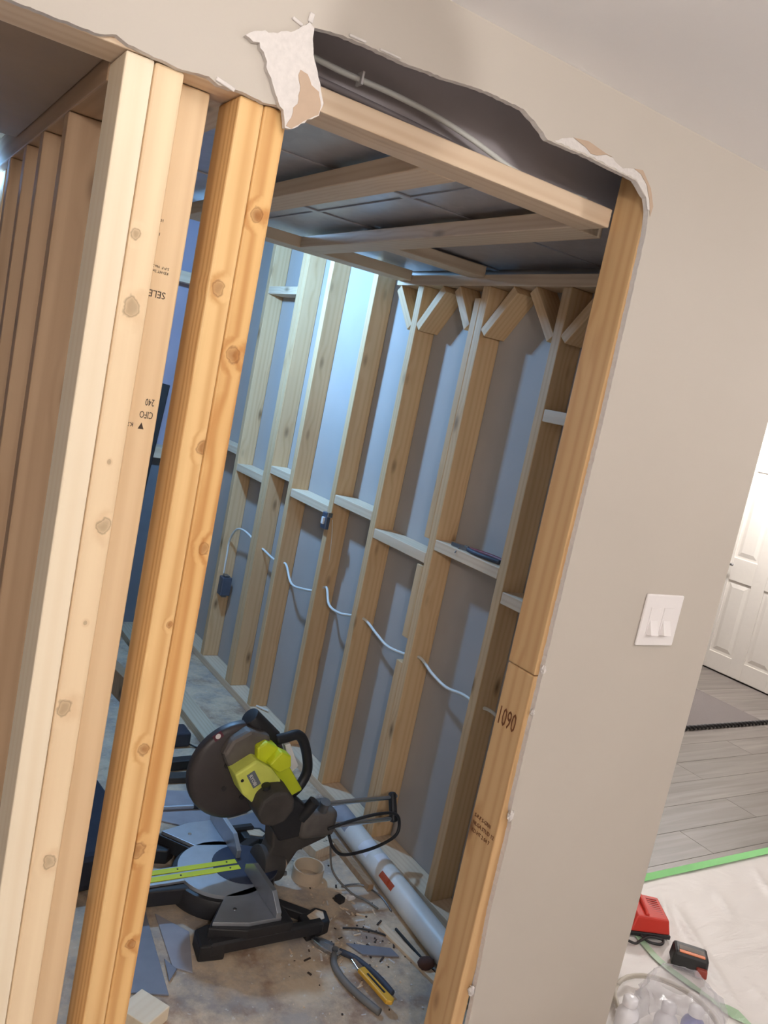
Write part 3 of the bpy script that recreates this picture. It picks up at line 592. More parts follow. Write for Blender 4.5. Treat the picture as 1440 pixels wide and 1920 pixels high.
for (a, b) in ((0.908, 0.930), (0.940, 0.962)):
    ks = box('kerf_plate', (0.80, 1.172), (a, b), (0.0912, 0.0935), LIME, ms, 0.0008)
    for x in (0.98, 1.14): cyl('screw', (x, (a+b)/2, 0.0936), (x, (a+b)/2, 0.0944), 0.003, BLACK, ks, seg=8)
# scale plate and pivot housing behind the fence
bm = bmesh.new(); bm_cyl(bm, (1.195, CY, 0.085), (1.195, CY, 0.0925), 0.105, 0.105, 36); obj('mitre_scale', bm, plain('dark_blue_scale', srgb(60, 66, 86), 0.4, 0.3, var=0.15, scale=40, bump=0.02), ms)
cyl('pivot_housing', (1.235, CY, 0.085), (1.315, CY, 0.078), 0.062, DUSTB, ms, 0.052, 28, 0.004)
bm = bmesh.new(); bm_prism(bm, [(0.885, 0.10), (0.895, 0.065), (0.915, 0.060), (0.915, 0.115)], 'X', 1.316, 1.322); obj('bevel_scale', bm, PAPER, ms)
cyl('bolt', (1.315, 0.905, 0.055), (1.335, 0.905, 0.054), 0.008, STEEL, ms, seg=10)
prism('tilt_arm', [(1.24, 0.09), (1.33, 0.075), (1.36, 0.13), (1.46, 0.165), (1.47, 0.20), (1.30, 0.23), (1.25, 0.235), (1.262, 0.16)], 'Y', 0.90, 0.965, DUSTB, ms, 0.008)
bm = bmesh.new(); bm_box(bm, (1.41, 0.93, 0.225), (0.135, 0.105, 0.095), bev=0.022, seg=3); o = obj('rail_carriage', bm, GREYB, ms, True)
cyl('rail', (1.36, 0.945, 0.262), (1.722, 0.945, 0.260), 0.0085, STEEL, ms, seg=14); cyl('rail', (1.36, 0.915, 0.199), (1.722, 0.915, 0.197), 0.0085, STEEL, ms, seg=14)
beam_between('rail_end_cap', (1.727, 0.908, 0.185), (1.727, 0.952, 0.276), 0.024, 0.026, BLACK, ms, (1, 0, 0), 0.008)
cyl('bolt', (1.739, 0.912, 0.20), (1.745, 0.912, 0.20), 0.007, STEEL, ms, seg=10); cyl('bolt', (1.739, 0.946, 0.262), (1.745, 0.946, 0.262), 0.007, STEEL, ms, seg=10)
cyl('lock_knob', (1.42, 0.90, 0.27), (1.42, 0.89, 0.305), 0.018, STEEL_D, ms, seg=14)
cyl('lock_lever', (1.345, 0.90, 0.25), (1.375, 0.885, 0.315), 0.020, BLACK, ms, seg=14)
tube('power_cord', [(1.44, 0.875, 0.215), (1.52, 0.872, 0.235), (1.62, 0.875, 0.246), (1.70, 0.885, 0.235), (1.738, 0.895, 0.20), (1.728, 0.88, 0.155), (1.66, 0.872, 0.128), (1.58, 0.87, 0.115), (1.51, 0.868, 0.118), (1.47, 0.87, 0.15), (1.45, 0.875, 0.19)], 0.0055, BLACK, ms)
tube('power_cord', [(1.46, 0.875, 0.17), (1.49, 0.87, 0.06), (1.53, 0.80, 0.02), (1.57, 0.77, 0.007), (1.59, 0.72, 0.006)], 0.0035, GREYH, ms)
# head
prism('head_arm', [(1.21, 0.275), (1.28, 0.18), (1.36, 0.19), (1.38, 0.27), (1.32, 0.32), (1.25, 0.34)], 'Y', 0.89, 0.955, BLACK, ms, 0.006)
GC = (1.113, 0.412); GR = 0.157
bm = bmesh.new(); prof = [(0.0, -0.020), (0.06, -0.019), (0.10, -0.016), (0.140, -0.010), (0.1535, -0.004), (0.157, 0.004), (0.157, 0.022), (0.0, 0.022)]
seg = 56; rings = []
for (rr, yy) in prof:
    if rr == 0: rings.append([bm.verts.new((GC[0], 0.94+yy, GC[1]))])
    else: rings.append([bm.verts.new((GC[0]+rr*math.cos(2*math.pi*k/seg), 0.94+yy, GC[1]+rr*math.sin(2*math.pi*k/seg))) for k in range(seg)])
for a, b in zip(rings, rings[1:]):
    for k in range(seg):
        A = a if len(a) > 1 else [a[0]]*seg; B = b if len(b) > 1 else [b[0]]*seg
        vs = []
        for v in (A[k], A[(k+1) % seg], B[(k+1) % seg], B[k]):
            if v not in vs: vs.append(v)
        bm.faces.new(vs)
o = obj('blade_guard', bm, GUARD, ms, True); set_sharp(o, 50)
cyl('hub', (GC[0]+0.02, 0.9195, GC[1]), (GC[0]+0.02, 0.912, GC[1]), 0.03, DUSTB, o, seg=20)
for (dx, dz) in ((-0.05, 0.03), (-0.045, -0.045), (0.02, -0.08)): cyl('rivet', (GC[0]+dx, 0.924, GC[1]+dz), (GC[0]+dx, 0.919, GC[1]+dz), 0.008, BLACK, o, seg=10)
bm = bmesh.new(); N_t = 60; ov = []
for k in range(N_t*2):
    a = 2*math.pi*k/(N_t*2); rr = 0.127 if k % 2 == 0 else 0.121; ov.append((GC[0]+0.035+rr*math.cos(a), GC[1]-0.037+rr*math.sin(a)))
bm_prism(bm, ov, 'Y', 0.964, 0.9664); obj('saw_blade', bm, STEEL, ms)
bm = bmesh.new(); bm_box(bm, (GC[0]-0.095, 0.921, GC[1]+0.128), (0.030, 0.002, 0.022), Matrix.Rotation(-0.65, 3, 'Y')); st = obj('warning_sticker', bm, plain('dark_red_sticker', srgb(96, 44, 56), 0.5, bump=0), ms)
bm = bmesh.new(); R_ = Matrix.Rotation(-0.65, 3, 'Y'); bmesh.ops.create_circle(bm, segments=20, radius=0.0085, cap_ends=True)
for v in bm.verts[:]: pass
bmesh.ops.transform(bm, matrix=Matrix.Translation((GC[0]-0.095, 0.9196, GC[1]+0.128)) @ Matrix.Rotation(math.pi/2, 4, 'X'), verts=bm.verts); 
obj('ring_mark', bm, WHITE, st)
prism('upper_guard', [(1.055, 0.535), (1.035, 0.49), (1.06, 0.445), (1.13, 0.43), (1.19, 0.47), (1.18, 0.545), (1.11, 0.565)], 'Y', 0.895, 0.985, GREYB, ms, 0.012)
cyl('dust_port', (1.125, 0.955, 0.585), (1.215, 0.955, 0.50), 0.030, BLACK, ms, 0.036, 22, 0.004)
prism('arm_cover', [(1.130, 0.520), (1.160, 0.535), (1.20, 0.515), (1.24, 0.465), (1.315, 0.365), (1.255, 0.335), (1.19, 0.39), (1.14, 0.46)], 'Y', 0.872, 0.93, LIME, ms, 0.006)
prism('switch_block', [(1.165, 0.475), (1.20, 0.515), (1.235, 0.498), (1.242, 0.462), (1.205, 0.445)], 'Y', 0.845, 0.885, LIME, ms, 0.005)
mh = prism('motor_housing', [(1.058, 0.452), (1.122, 0.492), (1.178, 0.462), (1.218, 0.418), (1.19, 0.372), (1.14, 0.348), (1.095, 0.385)], 'Y', 0.845, 0.918, LIME_L, ms, 0.007)
lab = prism('nameplate', [(1.096, 0.447), (1.118, 0.462), (1.148, 0.418), (1.126, 0.403)], 'Y', 0.8438, 0.8455, plain('nameplate_grey', srgb(112, 118, 124), 0.4, bump=0), mh)
ld = Vector((0.030, 0, -0.044)).normalized(); up = Vector((0.82, 0, 0.56)).normalized()
text('lettering', 'RYOBI', (1.1035, 0.8434, 0.4455), ld, up, 0.0150, WHITE, lab, 1.0, 1.0)
cyl('screw', (1.085, 0.8455, 0.432), (1.085, 0.8435, 0.432), 0.005, BLACK, mh, seg=10)
bm = bmesh.new(); bm_cyl(bm, (1.192, 0.795, 0.354), (1.192, 0.90, 0.364), 0.062, 0.064, 9); bmesh.ops.recalc_face_normals(bm, faces=bm.faces[:]); bevel_all(bm, 0.010, 3, 30); obj('motor_cap', bm, DUSTB, ms)
cyl('brush_cap', (1.162, 0.83, 0.408), (1.158, 0.83, 0.420), 0.014, BLACK, ms, seg=16)
tube('handle', [(1.215, 0.925, 0.515), (1.25, 0.93, 0.518), (1.295, 0.935, 0.522), (1.325, 0.935, 0.49), (1.352, 0.935, 0.42), (1.352, 0.935, 0.375), (1.325, 0.93, 0.335), (1.29, 0.925, 0.325), (1.26, 0.92, 0.33)], 0.0165, BLACK, ms, 12)
prism('trigger', [(1.245, 0.50), (1.262, 0.505), (1.308, 0.425), (1.285, 0.40), (1.27, 0.44)], 'Y', 0.915, 0.935, WHITE, ms, 0.002)

# ------------------------------------------------------------------ things on the workshop floor
pp_ = tag(empty('pvc_pipe', (1.68, 0.78, 0)), 'long white pvc pipe lying on the floor along the wall plate', 'pipe')
pr = 0.0425
A_ = Vector((1.708, 1.235, pr)); B_ = Vector((1.640, 0.27, pr))
bm = bmesh.new(); d = (B_-A_).normalized(); u = d.orthogonal().normalized(); v_ = d.cross(u); sg = 36; rg = []
for (c, r) in ((A_, pr-0.005), (A_, pr), (B_, pr), (B_, pr-0.005)): rg.append([bm.verts.new(c+(u*math.cos(2*math.pi*k/sg)+v_*math.sin(2*math.pi*k/sg))*r) for k in range(sg)])
for a, b in zip(rg, rg[1:]+rg[:1]):
    for k in range(sg): bm.faces.new((a[k], a[(k+1) % sg], b[(k+1) % sg], b[k]))
o = obj('tube', bm, PVC, pp_, True); set_sharp(o)
def on_pipe(t0, t1, a0, a1, name, mat, n=8, off=0.0006):
    bm = bmesh.new(); up = Vector((0, 0, 1)); sd = d.cross(up).normalized(); rr = []
    for t in (t0, t1):
        c = A_.lerp(B_, t); rr.append([bm.verts.new(c+(up*math.cos(a0+(a1-a0)*k/n)+sd*math.sin(a0+(a1-a0)*k/n))*(pr+off)) for k in range(n+1)])
    for k in range(n): bm.faces.new((rr[0][k], rr[0][k+1], rr[1][k+1], rr[1][k]))
    return obj(name, bm, mat, pp_, True)
on_pipe(0.44, 0.53, 0.75, 1.25, 'red_sticker', REDLAB)
on_pipe(0.02, 0.16, -0.7, 1.3, 'torn_wrap', VINYLCUT_L); on_pipe(0.27, 0.335, -0.4, 1.2, 'torn_wrap', BOTW); on_pipe(0.36, 0.40, -0.9, 0.6, 'torn_wrap', BOTW)
ro = tag(empty('pipe_coupling', (1.437, 0.935, 0)), 'open beige plastic pipe coupling standing beside the saw', 'pipe fitting')
bm = bmesh.new(); rg = []
for (r, z) in ((0.052, 0.001), (0.053, 0.046), (0.048, 0.046), (0.047, 0.001)): rg.append([bm.verts.new((1.437+r*math.cos(2*math.pi*k/32), 0.935+r*math.sin(2*math.pi*k/32), z)) for k in range(32)])
for a, b in zip(rg, rg[1:]+rg[:1]):
    for k in range(32): bm.faces.new((a[k], a[(k+1) % 32], b[(k+1) % 32], b[k]))
o = obj('ring', bm, plain('beige_plastic', srgb(206, 184, 158), 0.5, var=0.06, bump=0), ro, True); set_sharp(o)
box('stop', (1.40, 1.43), (0.925, 0.955), (0.002, 0.012), GREYB, ro, 0.002)
def slab(name, poly, z0, z1, mat, label, cat, grp=None, bev=0.0015):
    o = prism(name, poly, 'Z', z0, z1, mat, None, bev); return tag(o, label, cat, grp)
o = slab('wood_offcut', [(1.50, 1.115), (1.585, 1.14), (1.60, 1.05), (1.51, 1.02)], 0.0, 0.036, W_FRAME, 'pale square lumber offcut behind the saw near the pipe', 'offcut')
text('pencil_mark', '7', (1.565, 1.075, 0.0362), (0.3, -1, 0), (1, 0.3, 0), 0.022, INK, o)
tag(lumber('floor_board', (1.418, 1.507), (1.86, 3.36), (0, 0.038), W_FLOORB, None, 'Y'), 'long pale two by four lying on the floor behind the saw', 'board')
tag(rbox('wood_strip', (1.622, 0.955, 0.012), (0.022, 0.28, 0.024), -0.03, W_DARK, None, 0.002), 'short brown wood strip lying against the pipe', 'wood strip')
tag(beam_between('wood_strip', (1.555, 0.64, 0.006), (1.592, 0.33, 0.006), 0.03, 0.012, W_FRAME, None, (1, 0, 0)), 'thin pale wood strip beside the lower end of the pipe', 'wood strip')
tag(beam_between('dark_rod', (1.595, 0.62, 0.004), (1.603, 0.34, 0.004), 0.006, 0.008, BLACK, None, (1, 0, 0), 0.001), 'dark thin rod between pale strip and pipe', 'rod')
o = tag(lumber('wood_block', (0.715, 0.80), (0.455, 0.548), (0, 0.04), W_PALE, None, 'X'), 'pale lumber block on the floor at the bottom edge', 'wood block'); o.rotation_euler.z += 0.55
slab('vinyl_offcut', [(0.845, 0.93), (0.885, 0.935), (0.845, 0.56), (0.70, 0.62)], 0.0, 0.005, VINYLCUT, 'long grey vinyl offcut beside the orange stud', 'vinyl offcut')
slab('vinyl_offcut', [(0.905, 0.885), (0.975, 0.78), (0.93, 0.62), (0.885, 0.655)], 0.0, 0.005, VINYLCUT_L, 'pointed light grey vinyl offcut in front of the saw foot', 'vinyl offcut')
slab('vinyl_offcut', [(0.872, 0.69), (0.892, 0.64), (0.858, 0.602)], 0.005, 0.009, VINYLCUT, 'small dark triangular vinyl scrap', 'vinyl offcut')
slab('vinyl_offcut', [(1.405, 0.605), (1.53, 0.545), (1.535, 0.505), (1.43, 0.545)], 0.0, 0.006, VINYLCUT, 'dusty blue grey scrap between pliers and pipe', 'vinyl offcut')
slab('vinyl_offcut', [(1.00, 1.60), (1.30, 1.53), (1.40, 1.36), (1.16, 1.30), (1.02, 1.40)], 0.0, 0.006, VINYLCUT_L, 'large light grey vinyl sheet piece behind the saw', 'vinyl offcut')
slab('vinyl_offcut', [(1.22, 1.30), (1.46, 1.36), (1.50, 1.22), (1.30, 1.16)], 0.0, 0.007, VINYLCUT, 'darker grey vinyl piece behind the saw fence', 'vinyl offcut')
mk = tag(empty('marker_pen', (1.167, 1.42, 0.006)), 'silver marker pen lying behind the saw blade', 'marker pen')
cyl('barrel', (1.095, 1.428, 0.015), (1.205, 1.417, 0.015), 0.008, ALU, mk, seg=12); cyl('cap', (1.2052, 1.417, 0.015), (1.238, 1.414, 0.015), 0.0085, BLACK, mk, seg=12)
# pliers with long handles and the knife lying across
lp = tag(empty('long_pliers', (1.35, 0.48, 0)), 'chrome headed pliers with long grey and navy grips in the sawdust', 'pliers')
Zp = 0.011
bm = bmesh.new(); bm_prism(bm, [(1.300, 0.640), (1.312, 0.645), (1.335, 0.610), (1.362, 0.582), (1.368, 0.560), (1.345, 0.548), (1.330, 0.570), (1.312, 0.600)], 'Z', 0.003, 0.018); bmesh.ops.recalc_face_normals(bm, faces=bm.faces[:]); bevel_all(bm, 0.003); obj('jaws', bm, STEEL, lp)
bm = bmesh.new(); bm_prism(bm, [(1.318, 0.648), (1.345, 0.625), (1.362, 0.600), (1.350, 0.592), (1.330, 0.618)], 'Z', 0.005, 0.016); bmesh.ops.recalc_face_normals(bm, faces=bm.faces[:]); bevel_all(bm, 0.002); obj('jaws', bm, STEEL_D, lp)
cyl('pivot', (1.348, 0.575, 0.018), (1.348, 0.575, 0.022), 0.009, STEEL_D, lp, seg=14)
tube('grip', [(1.340, 0.565, Zp), (1.318, 0.52, Zp+0.001), (1.315, 0.46, Zp+0.001), (1.330, 0.39, Zp), (1.352, 0.325, Zp)], 0.010, GREYH, lp); tube('grip', [(1.362, 0.572, Zp), (1.392, 0.53, Zp+0.001), (1.412, 0.47, Zp+0.001), (1.422, 0.42, Zp), (1.425, 0.375, Zp)], 0.009, NAVYH, lp)
kn = tag(empty('utility_knife', (1.385, 0.40, 0.01)), 'yellow utility knife lying between the pliers grips', 'utility knife')
K0, K1 = Vector((1.368, 0.498, 0.020)), Vector((1.387, 0.325, 0.020))
kd = (K1-K0).normalized(); ks = kd.cross(Vector((0, 0, 1)))
def kpoly(name, pts, z0, z1, mat, par, bev=0.002):
    return prism(name, [((K0+kd*a+ks*b).x, (K0+kd*a+ks*b).y) for a, b in pts], 'Z', z0, z1, mat, par, bev)
kb = kpoly('body', [(0.03, -0.012), (0.03, 0.012), (0.13, 0.013), (0.165, 0.014), (0.176, 0.0), (0.168, -0.014), (0.13, -0.013)], 0.022, 0.036, YELLOW, kn, 0.004)
kpoly('slot', [(0.06, -0.003), (0.06, 0.003), (0.14, 0.003), (0.14, -0.003)], 0.0355, 0.0372, BLACK, kb, 0)
kpoly('blade_holder', [(-0.01, -0.008), (-0.012, 0.004), (0.03, 0.010), (0.03, -0.010)], 0.025, 0.032, STEEL, kn, 0.001)
cn = tag(empty('wire_connector', (1.515, 0.792, 0)), 'small black and white wire connector on the floor', 'connector')
rbox('clip', (1.485, 0.793, 0.010), (0.025, 0.030, 0.020), 0.3, BLACK, cn, 0.004); rbox('clip', (1.530, 0.798, 0.008), (0.030, 0.022, 0.016), 0.1, WHITE, cn, 0.004); rbox('latch', (1.51, 0.805, 0.007), (0.022, 0.012, 0.013), -0.3, CABLE, cn, 0.003)
bm = bmesh.new(); vs = bm_sphere(bm, (1.586, 0.440, 0.019), 0.024, (1.1, 0.9, 0.78), 12, 8)
for v in vs: v.co += Vector((random.uniform(-1, 1), random.uniform(-1, 1), 0.4*random.uniform(-1, 1)))*0.003
tag(obj('clay_lump', bm, plain('brown_lump', srgb(92, 62, 52), 0.9, var=0.25, scale=60, bump=0.3), None, True), 'dark brown lump beside the end of the pipe', 'lump')
tag(tube('loose_wire', [(1.43, 0.67, 0.004), (1.50, 0.64, 0.005), (1.56, 0.58, 0.004), (1.575, 0.49, 0.004)], 0.003, BLACK, None, 6), 'black wire curving over the dust beside the pipe', 'wire')
tag(tube('loose_wire', [(1.53, 0.86, 0.004), (1.60, 0.85, 0.005), (1.635, 0.78, 0.004), (1.63, 0.70, 0.004)], 0.003, STEEL_D, None, 6), 'grey wire curling toward the pipe sticker', 'wire')
# black charger with cord and dark pieces half hidden behind the studs
bc = tag(box('tool_charger', (1.245, 1.36), (1.90, 2.0), (0.0, 0.065), plain('blue_black_plastic', srgb(46, 48, 62), 0.45, bump=0.05), None, 0.012, 3), 'small dark charger box on the floor behind the orange studs', 'charger')
tube('cord', [(1.355, 1.91, 0.012), (1.40, 1.88, 0.006), (1.46, 1.90, 0.04), (1.50, 1.93, 0.045)], 0.004, BLACK, bc)
tag(rbox('dark_bar', (1.17, 1.73, 0.02), (0.34, 0.045, 0.04), 0.05, BLACK, None, 0.004), 'dark metal bar on the floor left of the saw guard', 'bar')
tag(rbox('dark_bar', (1.14, 1.645, 0.012), (0.32, 0.05, 0.024), -0.08, DUSTB, None, 0.004), 'dusty black bar in front of the other dark bar', 'bar')
tag(rbox('tool_bag', (0.72, 1.30, 0.06), (0.34, 0.55, 0.12), 0.1, plain('navy_cloth', srgb(46, 48, 60), 0.9, var=0.25, scale=14, bump=0.5), None, 0.03, 3), 'dark soft tool bag glimpsed between the studs', 'bag')
tag(rbox('dark_plank', (1.19, 2.55, 0.06), (0.05, 0.9, 0.12), 0.12, W_DARK, None, 0.003), 'dark plank on edge behind the orange studs', 'plank')
tag(beam_between('broom_pole', (1.35, 3.30, 0.02), (1.49, 3.43, 1.42), 0.05, 0.03, BLACK, None, (1, 0, 0), 0.004), 'black bar leaning against the far wall', 'bar')
# sawdust crumbs, chips and screws scattered about: nobody could count them
bm = bmesh.new(); rnd = random.Random(21)
for k in range(420):
    if k < 300: x = rnd.gauss(1.40, 0.14); y = rnd.gauss(0.62, 0.17)
    else: x = rnd.uniform(0.8, 1.65); y = rnd.uniform(0.3, 1.9)
    if x > 1.60 or y < 0.16 or (0.94 < x < 1.40 and 0.63 < y < 1.27) or (x < 1.0 and y > 0.95) or (x < 0.97 and y < 0.95): continue
    s = rnd.uniform(0.002, 0.006); l = s*rnd.choice((1, 1, 2.5, 5))
    bm_box(bm, (x, y, s*0.3), (l, s, s*0.6), Matrix.Rotation(rnd.uniform(0, 3.1), 3, 'Z'))
for i, f in enumerate(bm.faces): f.material_index = (i//6) % 5 % 3
o = obj('floor_debris', bm, None, None, mats=[W_FRAME, GYP, INK]); o['kind'] = 'stuff'; tag(o, 'wood chips, screws and gypsum crumbs strewn over the floor', 'debris')

# ------------------------------------------------------------------ hall: rug, drop sheet, charger, battery, bag of bottles
rg_ = tag(box('rug', (4.2, 5.28), (1.735, 2.6), (0.0003, 0.009), RUG, None, 0.002), 'grey rug on the plank floor in front of the white door', 'rug')
tw = []
bm = bmesh.new()
for ph in (0, math.pi):
    bm_tube(bm, [(4.2+1.12*k/150, 1.722+0.0085*math.cos(ph+k*0.62), 0.014+0.0085*math.sin(ph+k*0.62)) for k in range(151)], 0.0075, 6, 1, False)
obj('twisted_border', bm, BLACK, rg_, True)
bm = bmesh.new(); X0, X1, Y0, Y1 = XC+0.002, 4.4, -2.2, 0.60; nx, ny = 150, 150
rnd = random.Random(4)
folds = [((2.75, 0.52), (2.45, 0.20), 0.008), ((2.35, 0.12), (2.55, -0.25), 0.009), ((3.0, 0.45), (2.9, 0.3), 0.007), ((2.25, 0.45), (2.45, 0.48), 0.006), ((3.2, 0.0), (3.0, -0.5), 0.01), ((2.72, 0.43), (2.43, -0.08), 0.012), ((3.35, 0.52), (3.15, 0.25), 0.010), ((2.50, 0.18), (2.30, -0.4), 0.010), ((2.62, 0.05), (2.5, -0.3), 0.008), ((2.30, 0.42), (2.10, 0.05), 0.008), ((2.2, 0.30), (2.0, 0.05), 0.008), ((2.95, 0.2), (2.75, -0.2), 0.006), ((3.6, 0.4), (3.3, -0.1), 0.009)]
def sheet_z(x, y):
    z = 0.004 + 0.003*abs(noise.noise(Vector((x*3.0, y*4.0, 2.2)))) + 0.002*noise.noise(Vector((x*9, y*9, 5)))
    for (ax, ay), (bx_, by), h in folds:
        ex, ey = bx_-ax, by-ay; L2 = ex*ex+ey*ey; t = max(0, min(1, ((x-ax)*ex+(y-ay)*ey)/L2))
        dd = math.hypot(x-ax-ex*t, y-ay-ey*t); z += h*math.exp(-(dd/0.012)**2)*math.sin(math.pi*min(1, max(0.05, t)))**0.5
    return z
g = [[bm.verts.new((X0+(X1-X0)*(i/nx)**1.3, Y1-(Y1-Y0)*(j/ny)**1.6, 0)) for j in range(ny+1)] for i in range(nx+1)]
for r in g:
    for v in r: v.co.z = sheet_z(v.co.x, v.co.y)
for i in range(nx):
    for j in range(ny): bm.faces.new((g[i][j], g[i+1][j], g[i+1][j+1], g[i][j+1]))
ds = tag(obj('drop_sheet', bm, SHEET, None, True), 'white plastic drop sheet covering the floor by the wall corner', 'drop sheet')
bm = bmesh.new()
for i in range(40):
    x0 = XC+0.05+i*0.064; q = [(x0, 0.578), (x0+0.064, 0.578), (x0+0.064, 0.628), (x0, 0.628)]
    bm.faces.new([bm.verts.new((x, y, 0.0115 if y < 0.6 else 0.0012)) for x, y in q])
bmesh.ops.remove_doubles(bm, verts=bm.verts, dist=1e-5)
bounce_sheet = box('drop_sheet', (-2.15, XC-0.06), (-3.15, -0.12), (0.0005, 0.004), SHEET)  # unseen sheet added so the floor bounces light onto walls and ceiling
tag(bounce_sheet, 'unseen white sheet added under the viewer to bounce light upward', 'drop sheet')
tag(obj('masking_tape', bm, TAPE), 'green masking tape holding the straight edge of the drop sheet', 'tape')
TAPE2 = plain('green_tape_under_plastic', srgb(176, 204, 172), 0.5, var=0.1, scale=20, bump=0.02)
bm = bmesh.new(); P = [(2.44, 0.40), (2.39, 0.25), (2.395, 0.10), (2.43, -0.10)]
Q = smooth_path([(a, b, 0) for a, b in P], 8); l1 = []; l2 = []
for i, p in enumerate(Q):
    t = (Q[min(i+1, len(Q)-1)]-Q[max(i-1, 0)]).normalized(); s = Vector((t.y, -t.x, 0))*0.014
    l1.append(bm.verts.new((p.x+s.x, p.y+s.y, sheet_z(p.x+s.x, p.y+s.y)+0.005))); l2.append(bm.verts.new((p.x-s.x, p.y-s.y, sheet_z(p.x-s.x, p.y-s.y)+0.005)))
for i in range(len(Q)-1): bm.faces.new((l1[i], l1[i+1], l2[i+1], l2[i]))
tag(obj('masking_tape', bm, TAPE2), 'faded green tape strip running under the battery and bag', 'tape')
# red charger
ch = tag(empty('battery_charger', (2.45, 0.36, 0.008)), 'red battery charger with ribbed top on the drop sheet', 'charger')
ex = Vector((-0.105, 0.052, 0)).normalized(); ey = Vector((0.052, 0.105, 0)).normalized(); Oc = Vector((2.515, 0.288, 0.012))
def cp(a, b, c): return Oc+ex*a+ey*b+Vector((0, 0, c))
def hexa(name, P8, mat, par, bev=0.0):
    bm = bmesh.new(); v = [bm.verts.new(p) for p in P8]
    for q in ((0, 1, 2, 3), (4, 5, 6, 7), (0, 1, 5, 4), (1, 2, 6, 5), (2, 3, 7, 6), (3, 0, 4, 7)): bm.faces.new([v[i] for i in q])
    bmesh.ops.recalc_face_normals(bm, faces=bm.faces[:])
    if bev: bevel_all(bm, bev)
    return obj(name, bm, mat, par)
hexa('base', [cp(0, 0, 0), cp(0.15, 0, 0), cp(0.15, 0.13, 0), cp(0, 0.13, 0), cp(0, 0, 0.014), cp(0.15, 0, 0.014), cp(0.15, 0.13, 0.014), cp(0, 0.13, 0.014)], BLACK, ch, 0.003)
hexa('shell', [cp(0.002, 0.002, 0.0145), cp(0.148, 0.002, 0.0145), cp(0.148, 0.128, 0.0145), cp(0.002, 0.128, 0.0145), cp(0.012, 0.012, 0.062), cp(0.13, 0.012, 0.068), cp(0.13, 0.122, 0.088), cp(0.012, 0.122, 0.078)], REDP, ch, 0.006)
for k in range(9):
    b0 = 0.03+k*0.0092; z = 0.064+k*0.0017
    beam_between('rib', cp(0.025, b0, z), cp(0.065, b0, z+0.002), 0.003, 0.004, plain('red_plastic_dark', srgb(150, 40, 36), 0.5, bump=0) if k == 0 else bpy.data.materials['red_plastic_dark'], ch, (0, 0, 1), 0.0005)
    
tube('grip_ridge', [cp(0.09, 0.02, 0.068), cp(0.09, 0.07, 0.08), cp(0.088, 0.118, 0.089)], 0.007, REDP, ch)
tube('cord', [cp(0.11, -0.002, 0.008), cp(0.09, -0.03, 0.004), cp(0.05, -0.035, 0.004), cp(0.035, -0.012, 0.006), cp(0.08, -0.008, 0.008), cp(0.12, -0.03, 0.006), cp(0.15, -0.05, 0.006), cp(0.18, -0.03, 0.006)], 0.0045, BLACK, ch)
# battery
ba = tag(empty('battery_pack', (2.45, 0.17, 0.01)), 'black battery pack with orange stripe lying on the drop sheet', 'battery')
bx2 = Vector((0.075, -0.075, 0)).normalized(); by2 = Vector((0.075, 0.075, 0)).normalized(); Ob = Vector((2.395, 0.19, 0.013))
def bp(a, b, c): return Ob+bx2*a+by2*b+Vector((0, 0, c))
hexa('case', [bp(0, 0, 0), bp(0.115, 0, 0), bp(0.115, 0.075, 0), bp(0, 0.075, 0), bp(0.003, 0.006, 0.055), bp(0.112, 0.006, 0.055), bp(0.112, 0.07, 0.058), bp(0.003, 0.07, 0.058)], BLACK, ba, 0.010)
hexa('stripe', [bp(0.018, 0.010, 0.0535), bp(0.098, 0.010, 0.0535), bp(0.098, 0.022, 0.0538), bp(0.018, 0.022, 0.0538), bp(0.018, 0.010, 0.0565), bp(0.098, 0.010, 0.0565), bp(0.098, 0.022, 0.0568), bp(0.018, 0.022, 0.0568)], ORANGEP, ba)
hexa('label', [bp(0.018, 0.024, 0.054), bp(0.098, 0.024, 0.054), bp(0.098, 0.046, 0.055), bp(0.018, 0.046, 0.055), bp(0.018, 0.024, 0.0572), bp(0.098, 0.024, 0.0572), bp(0.098, 0.046, 0.0582), bp(0.018, 0.046, 0.0582)], GREYB, ba)
hexa('latch', [bp(0.075, -0.012, 0), bp(0.112, -0.012, 0), bp(0.112, 0.008, 0), bp(0.075, 0.008, 0), bp(0.077, -0.010, 0.026), bp(0.110, -0.010, 0.026), bp(0.110, 0.008, 0.026), bp(0.077, 0.008, 0.026)], plain('dark_red_plastic', srgb(140, 58, 46), 0.5, bump=0), ba, 0.003)
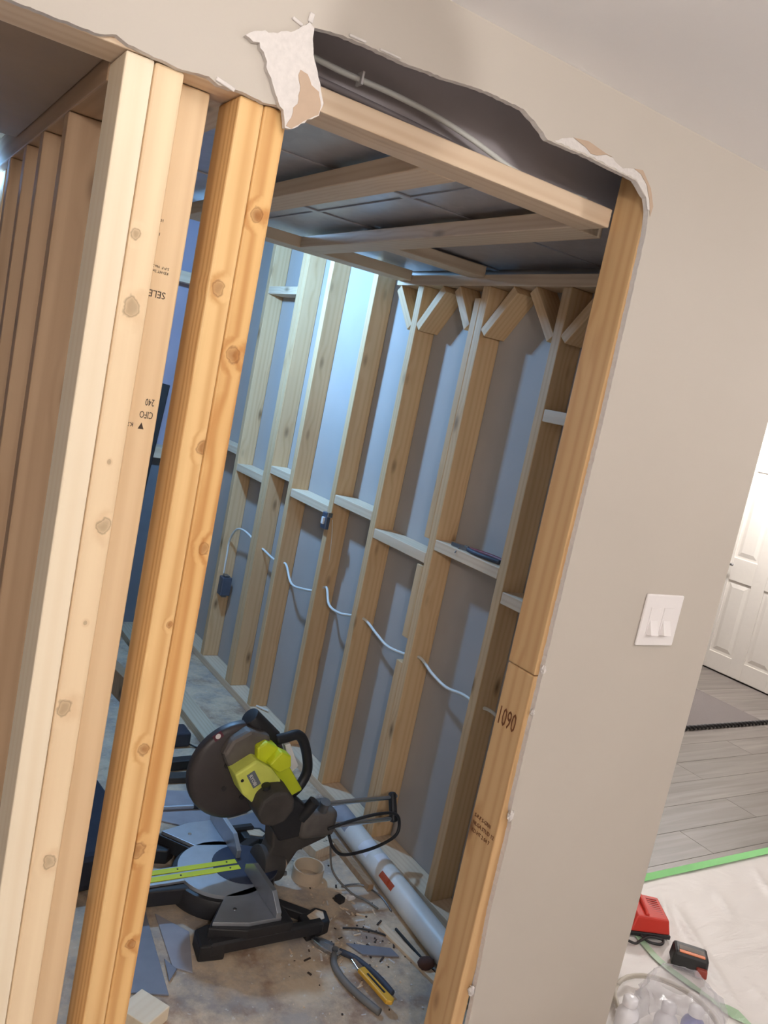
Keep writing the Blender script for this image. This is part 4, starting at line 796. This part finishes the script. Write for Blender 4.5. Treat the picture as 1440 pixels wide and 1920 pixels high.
# bottles in a clear bag
def bottle(x, y, lean, h, mat, label):
    t = tag(empty('spray_bottle', (x, y, 0.008)), label, 'bottle', 'bottles in the clear bag')
    axis = Vector((lean[0], lean[1], 1)).normalized(); R = rot_from(axis); prof = [(0.0, 0), (0.030, 0.0), (0.032, 0.006), (0.032, h*0.62), (0.026, h*0.72), (0.016, h*0.78), (0.016, h*0.80)]
    def lathe(pr):
        bm = bmesh.new(); rg = []
        for (r, z) in pr: rg.append([bm.verts.new(Vector((x, y, 0.012)) + R @ Vector((max(r, 1e-4)*math.cos(2*math.pi*k/20), max(r, 1e-4)*math.sin(2*math.pi*k/20), z))) for k in range(20)])
        for a, b in zip(rg, rg[1:]):
            for k in range(20): bm.faces.new((a[k], a[(k+1) % 20], b[(k+1) % 20], b[k]))
        bm.faces.new(rg[0][::-1]); bm.faces.new(rg[-1]); return bm
    obj('body', lathe(prof), mat, t, True)
    obj('cap', lathe([(0.0195, h*0.801), (0.0205, h*0.81), (0.0205, h*0.95), (0.016, h*0.985), (0.006, h)]), BOTW, t, True)
bottle(1.962, 0.008, (0.05, 0.1), 0.135, BOTW, 'white bottle with domed cap nearest the wall corner')
bottle(2.055, -0.048, (0.1, 0.12), 0.135, BOTW, 'white bottle in the middle of the clear bag')
bottle(2.122, -0.085, (0.12, 0.1), 0.135, BOTB, 'blue labelled bottle with white cap in the clear bag')
bm = bmesh.new(); nu, nv = 30, 14; rg = []
for j in range(nv+1):
    t = j/nv; ring = []
    for i in range(nu):
        a = 2*math.pi*i/nu
        rx, ry = 0.185*(1-0.6*t**1.3), 0.13*(1-0.55*t**1.3)
        c = Vector((2.09+0.05*t, -0.07+0.07*t, 0.014+0.16*math.sin(t*math.pi/2)))
        nn = 1+0.20*noise.noise(Vector((math.cos(a)*2.4, math.sin(a)*2.4, t*3+2)))+0.16*noise.noise(Vector((math.cos(a)*6, math.sin(a)*6, t*8)))
        ring.append(bm.verts.new(c+Vector((rx*math.cos(a)*nn, ry*math.sin(a)*nn, 0.014*noise.noise(Vector((math.cos(a)*5, math.sin(a)*5, t*4+9)))))))
    rg.append(ring)
for a, b in zip(rg, rg[1:]):
    for k in range(nu): bm.faces.new((a[k], a[(k+1) % nu], b[(k+1) % nu], b[k]))
for v in rg[0]: v.co.z = 0.013
tag(obj('plastic_bag', bm, BAG, None, False), 'crumpled clear plastic bag wrapped around the bottles', 'bag')
cp_ = []
for k in range(0, 60): 
    a = k*0.21; cp_.append((2.18+0.15*math.cos(a+2.2), 0.035+0.15*math.sin(a+2.2), 0.022+0.0016*k*0.12))
bm = bmesh.new(); bm_tube(bm, cp_, 0.0055, 8, 1, False)
tag(obj('cable_coil', bm, plain('beige_cable', srgb(206, 198, 184), 0.5, var=0.05, bump=0), None, True), 'coil of beige cable beside the wall corner', 'cable')
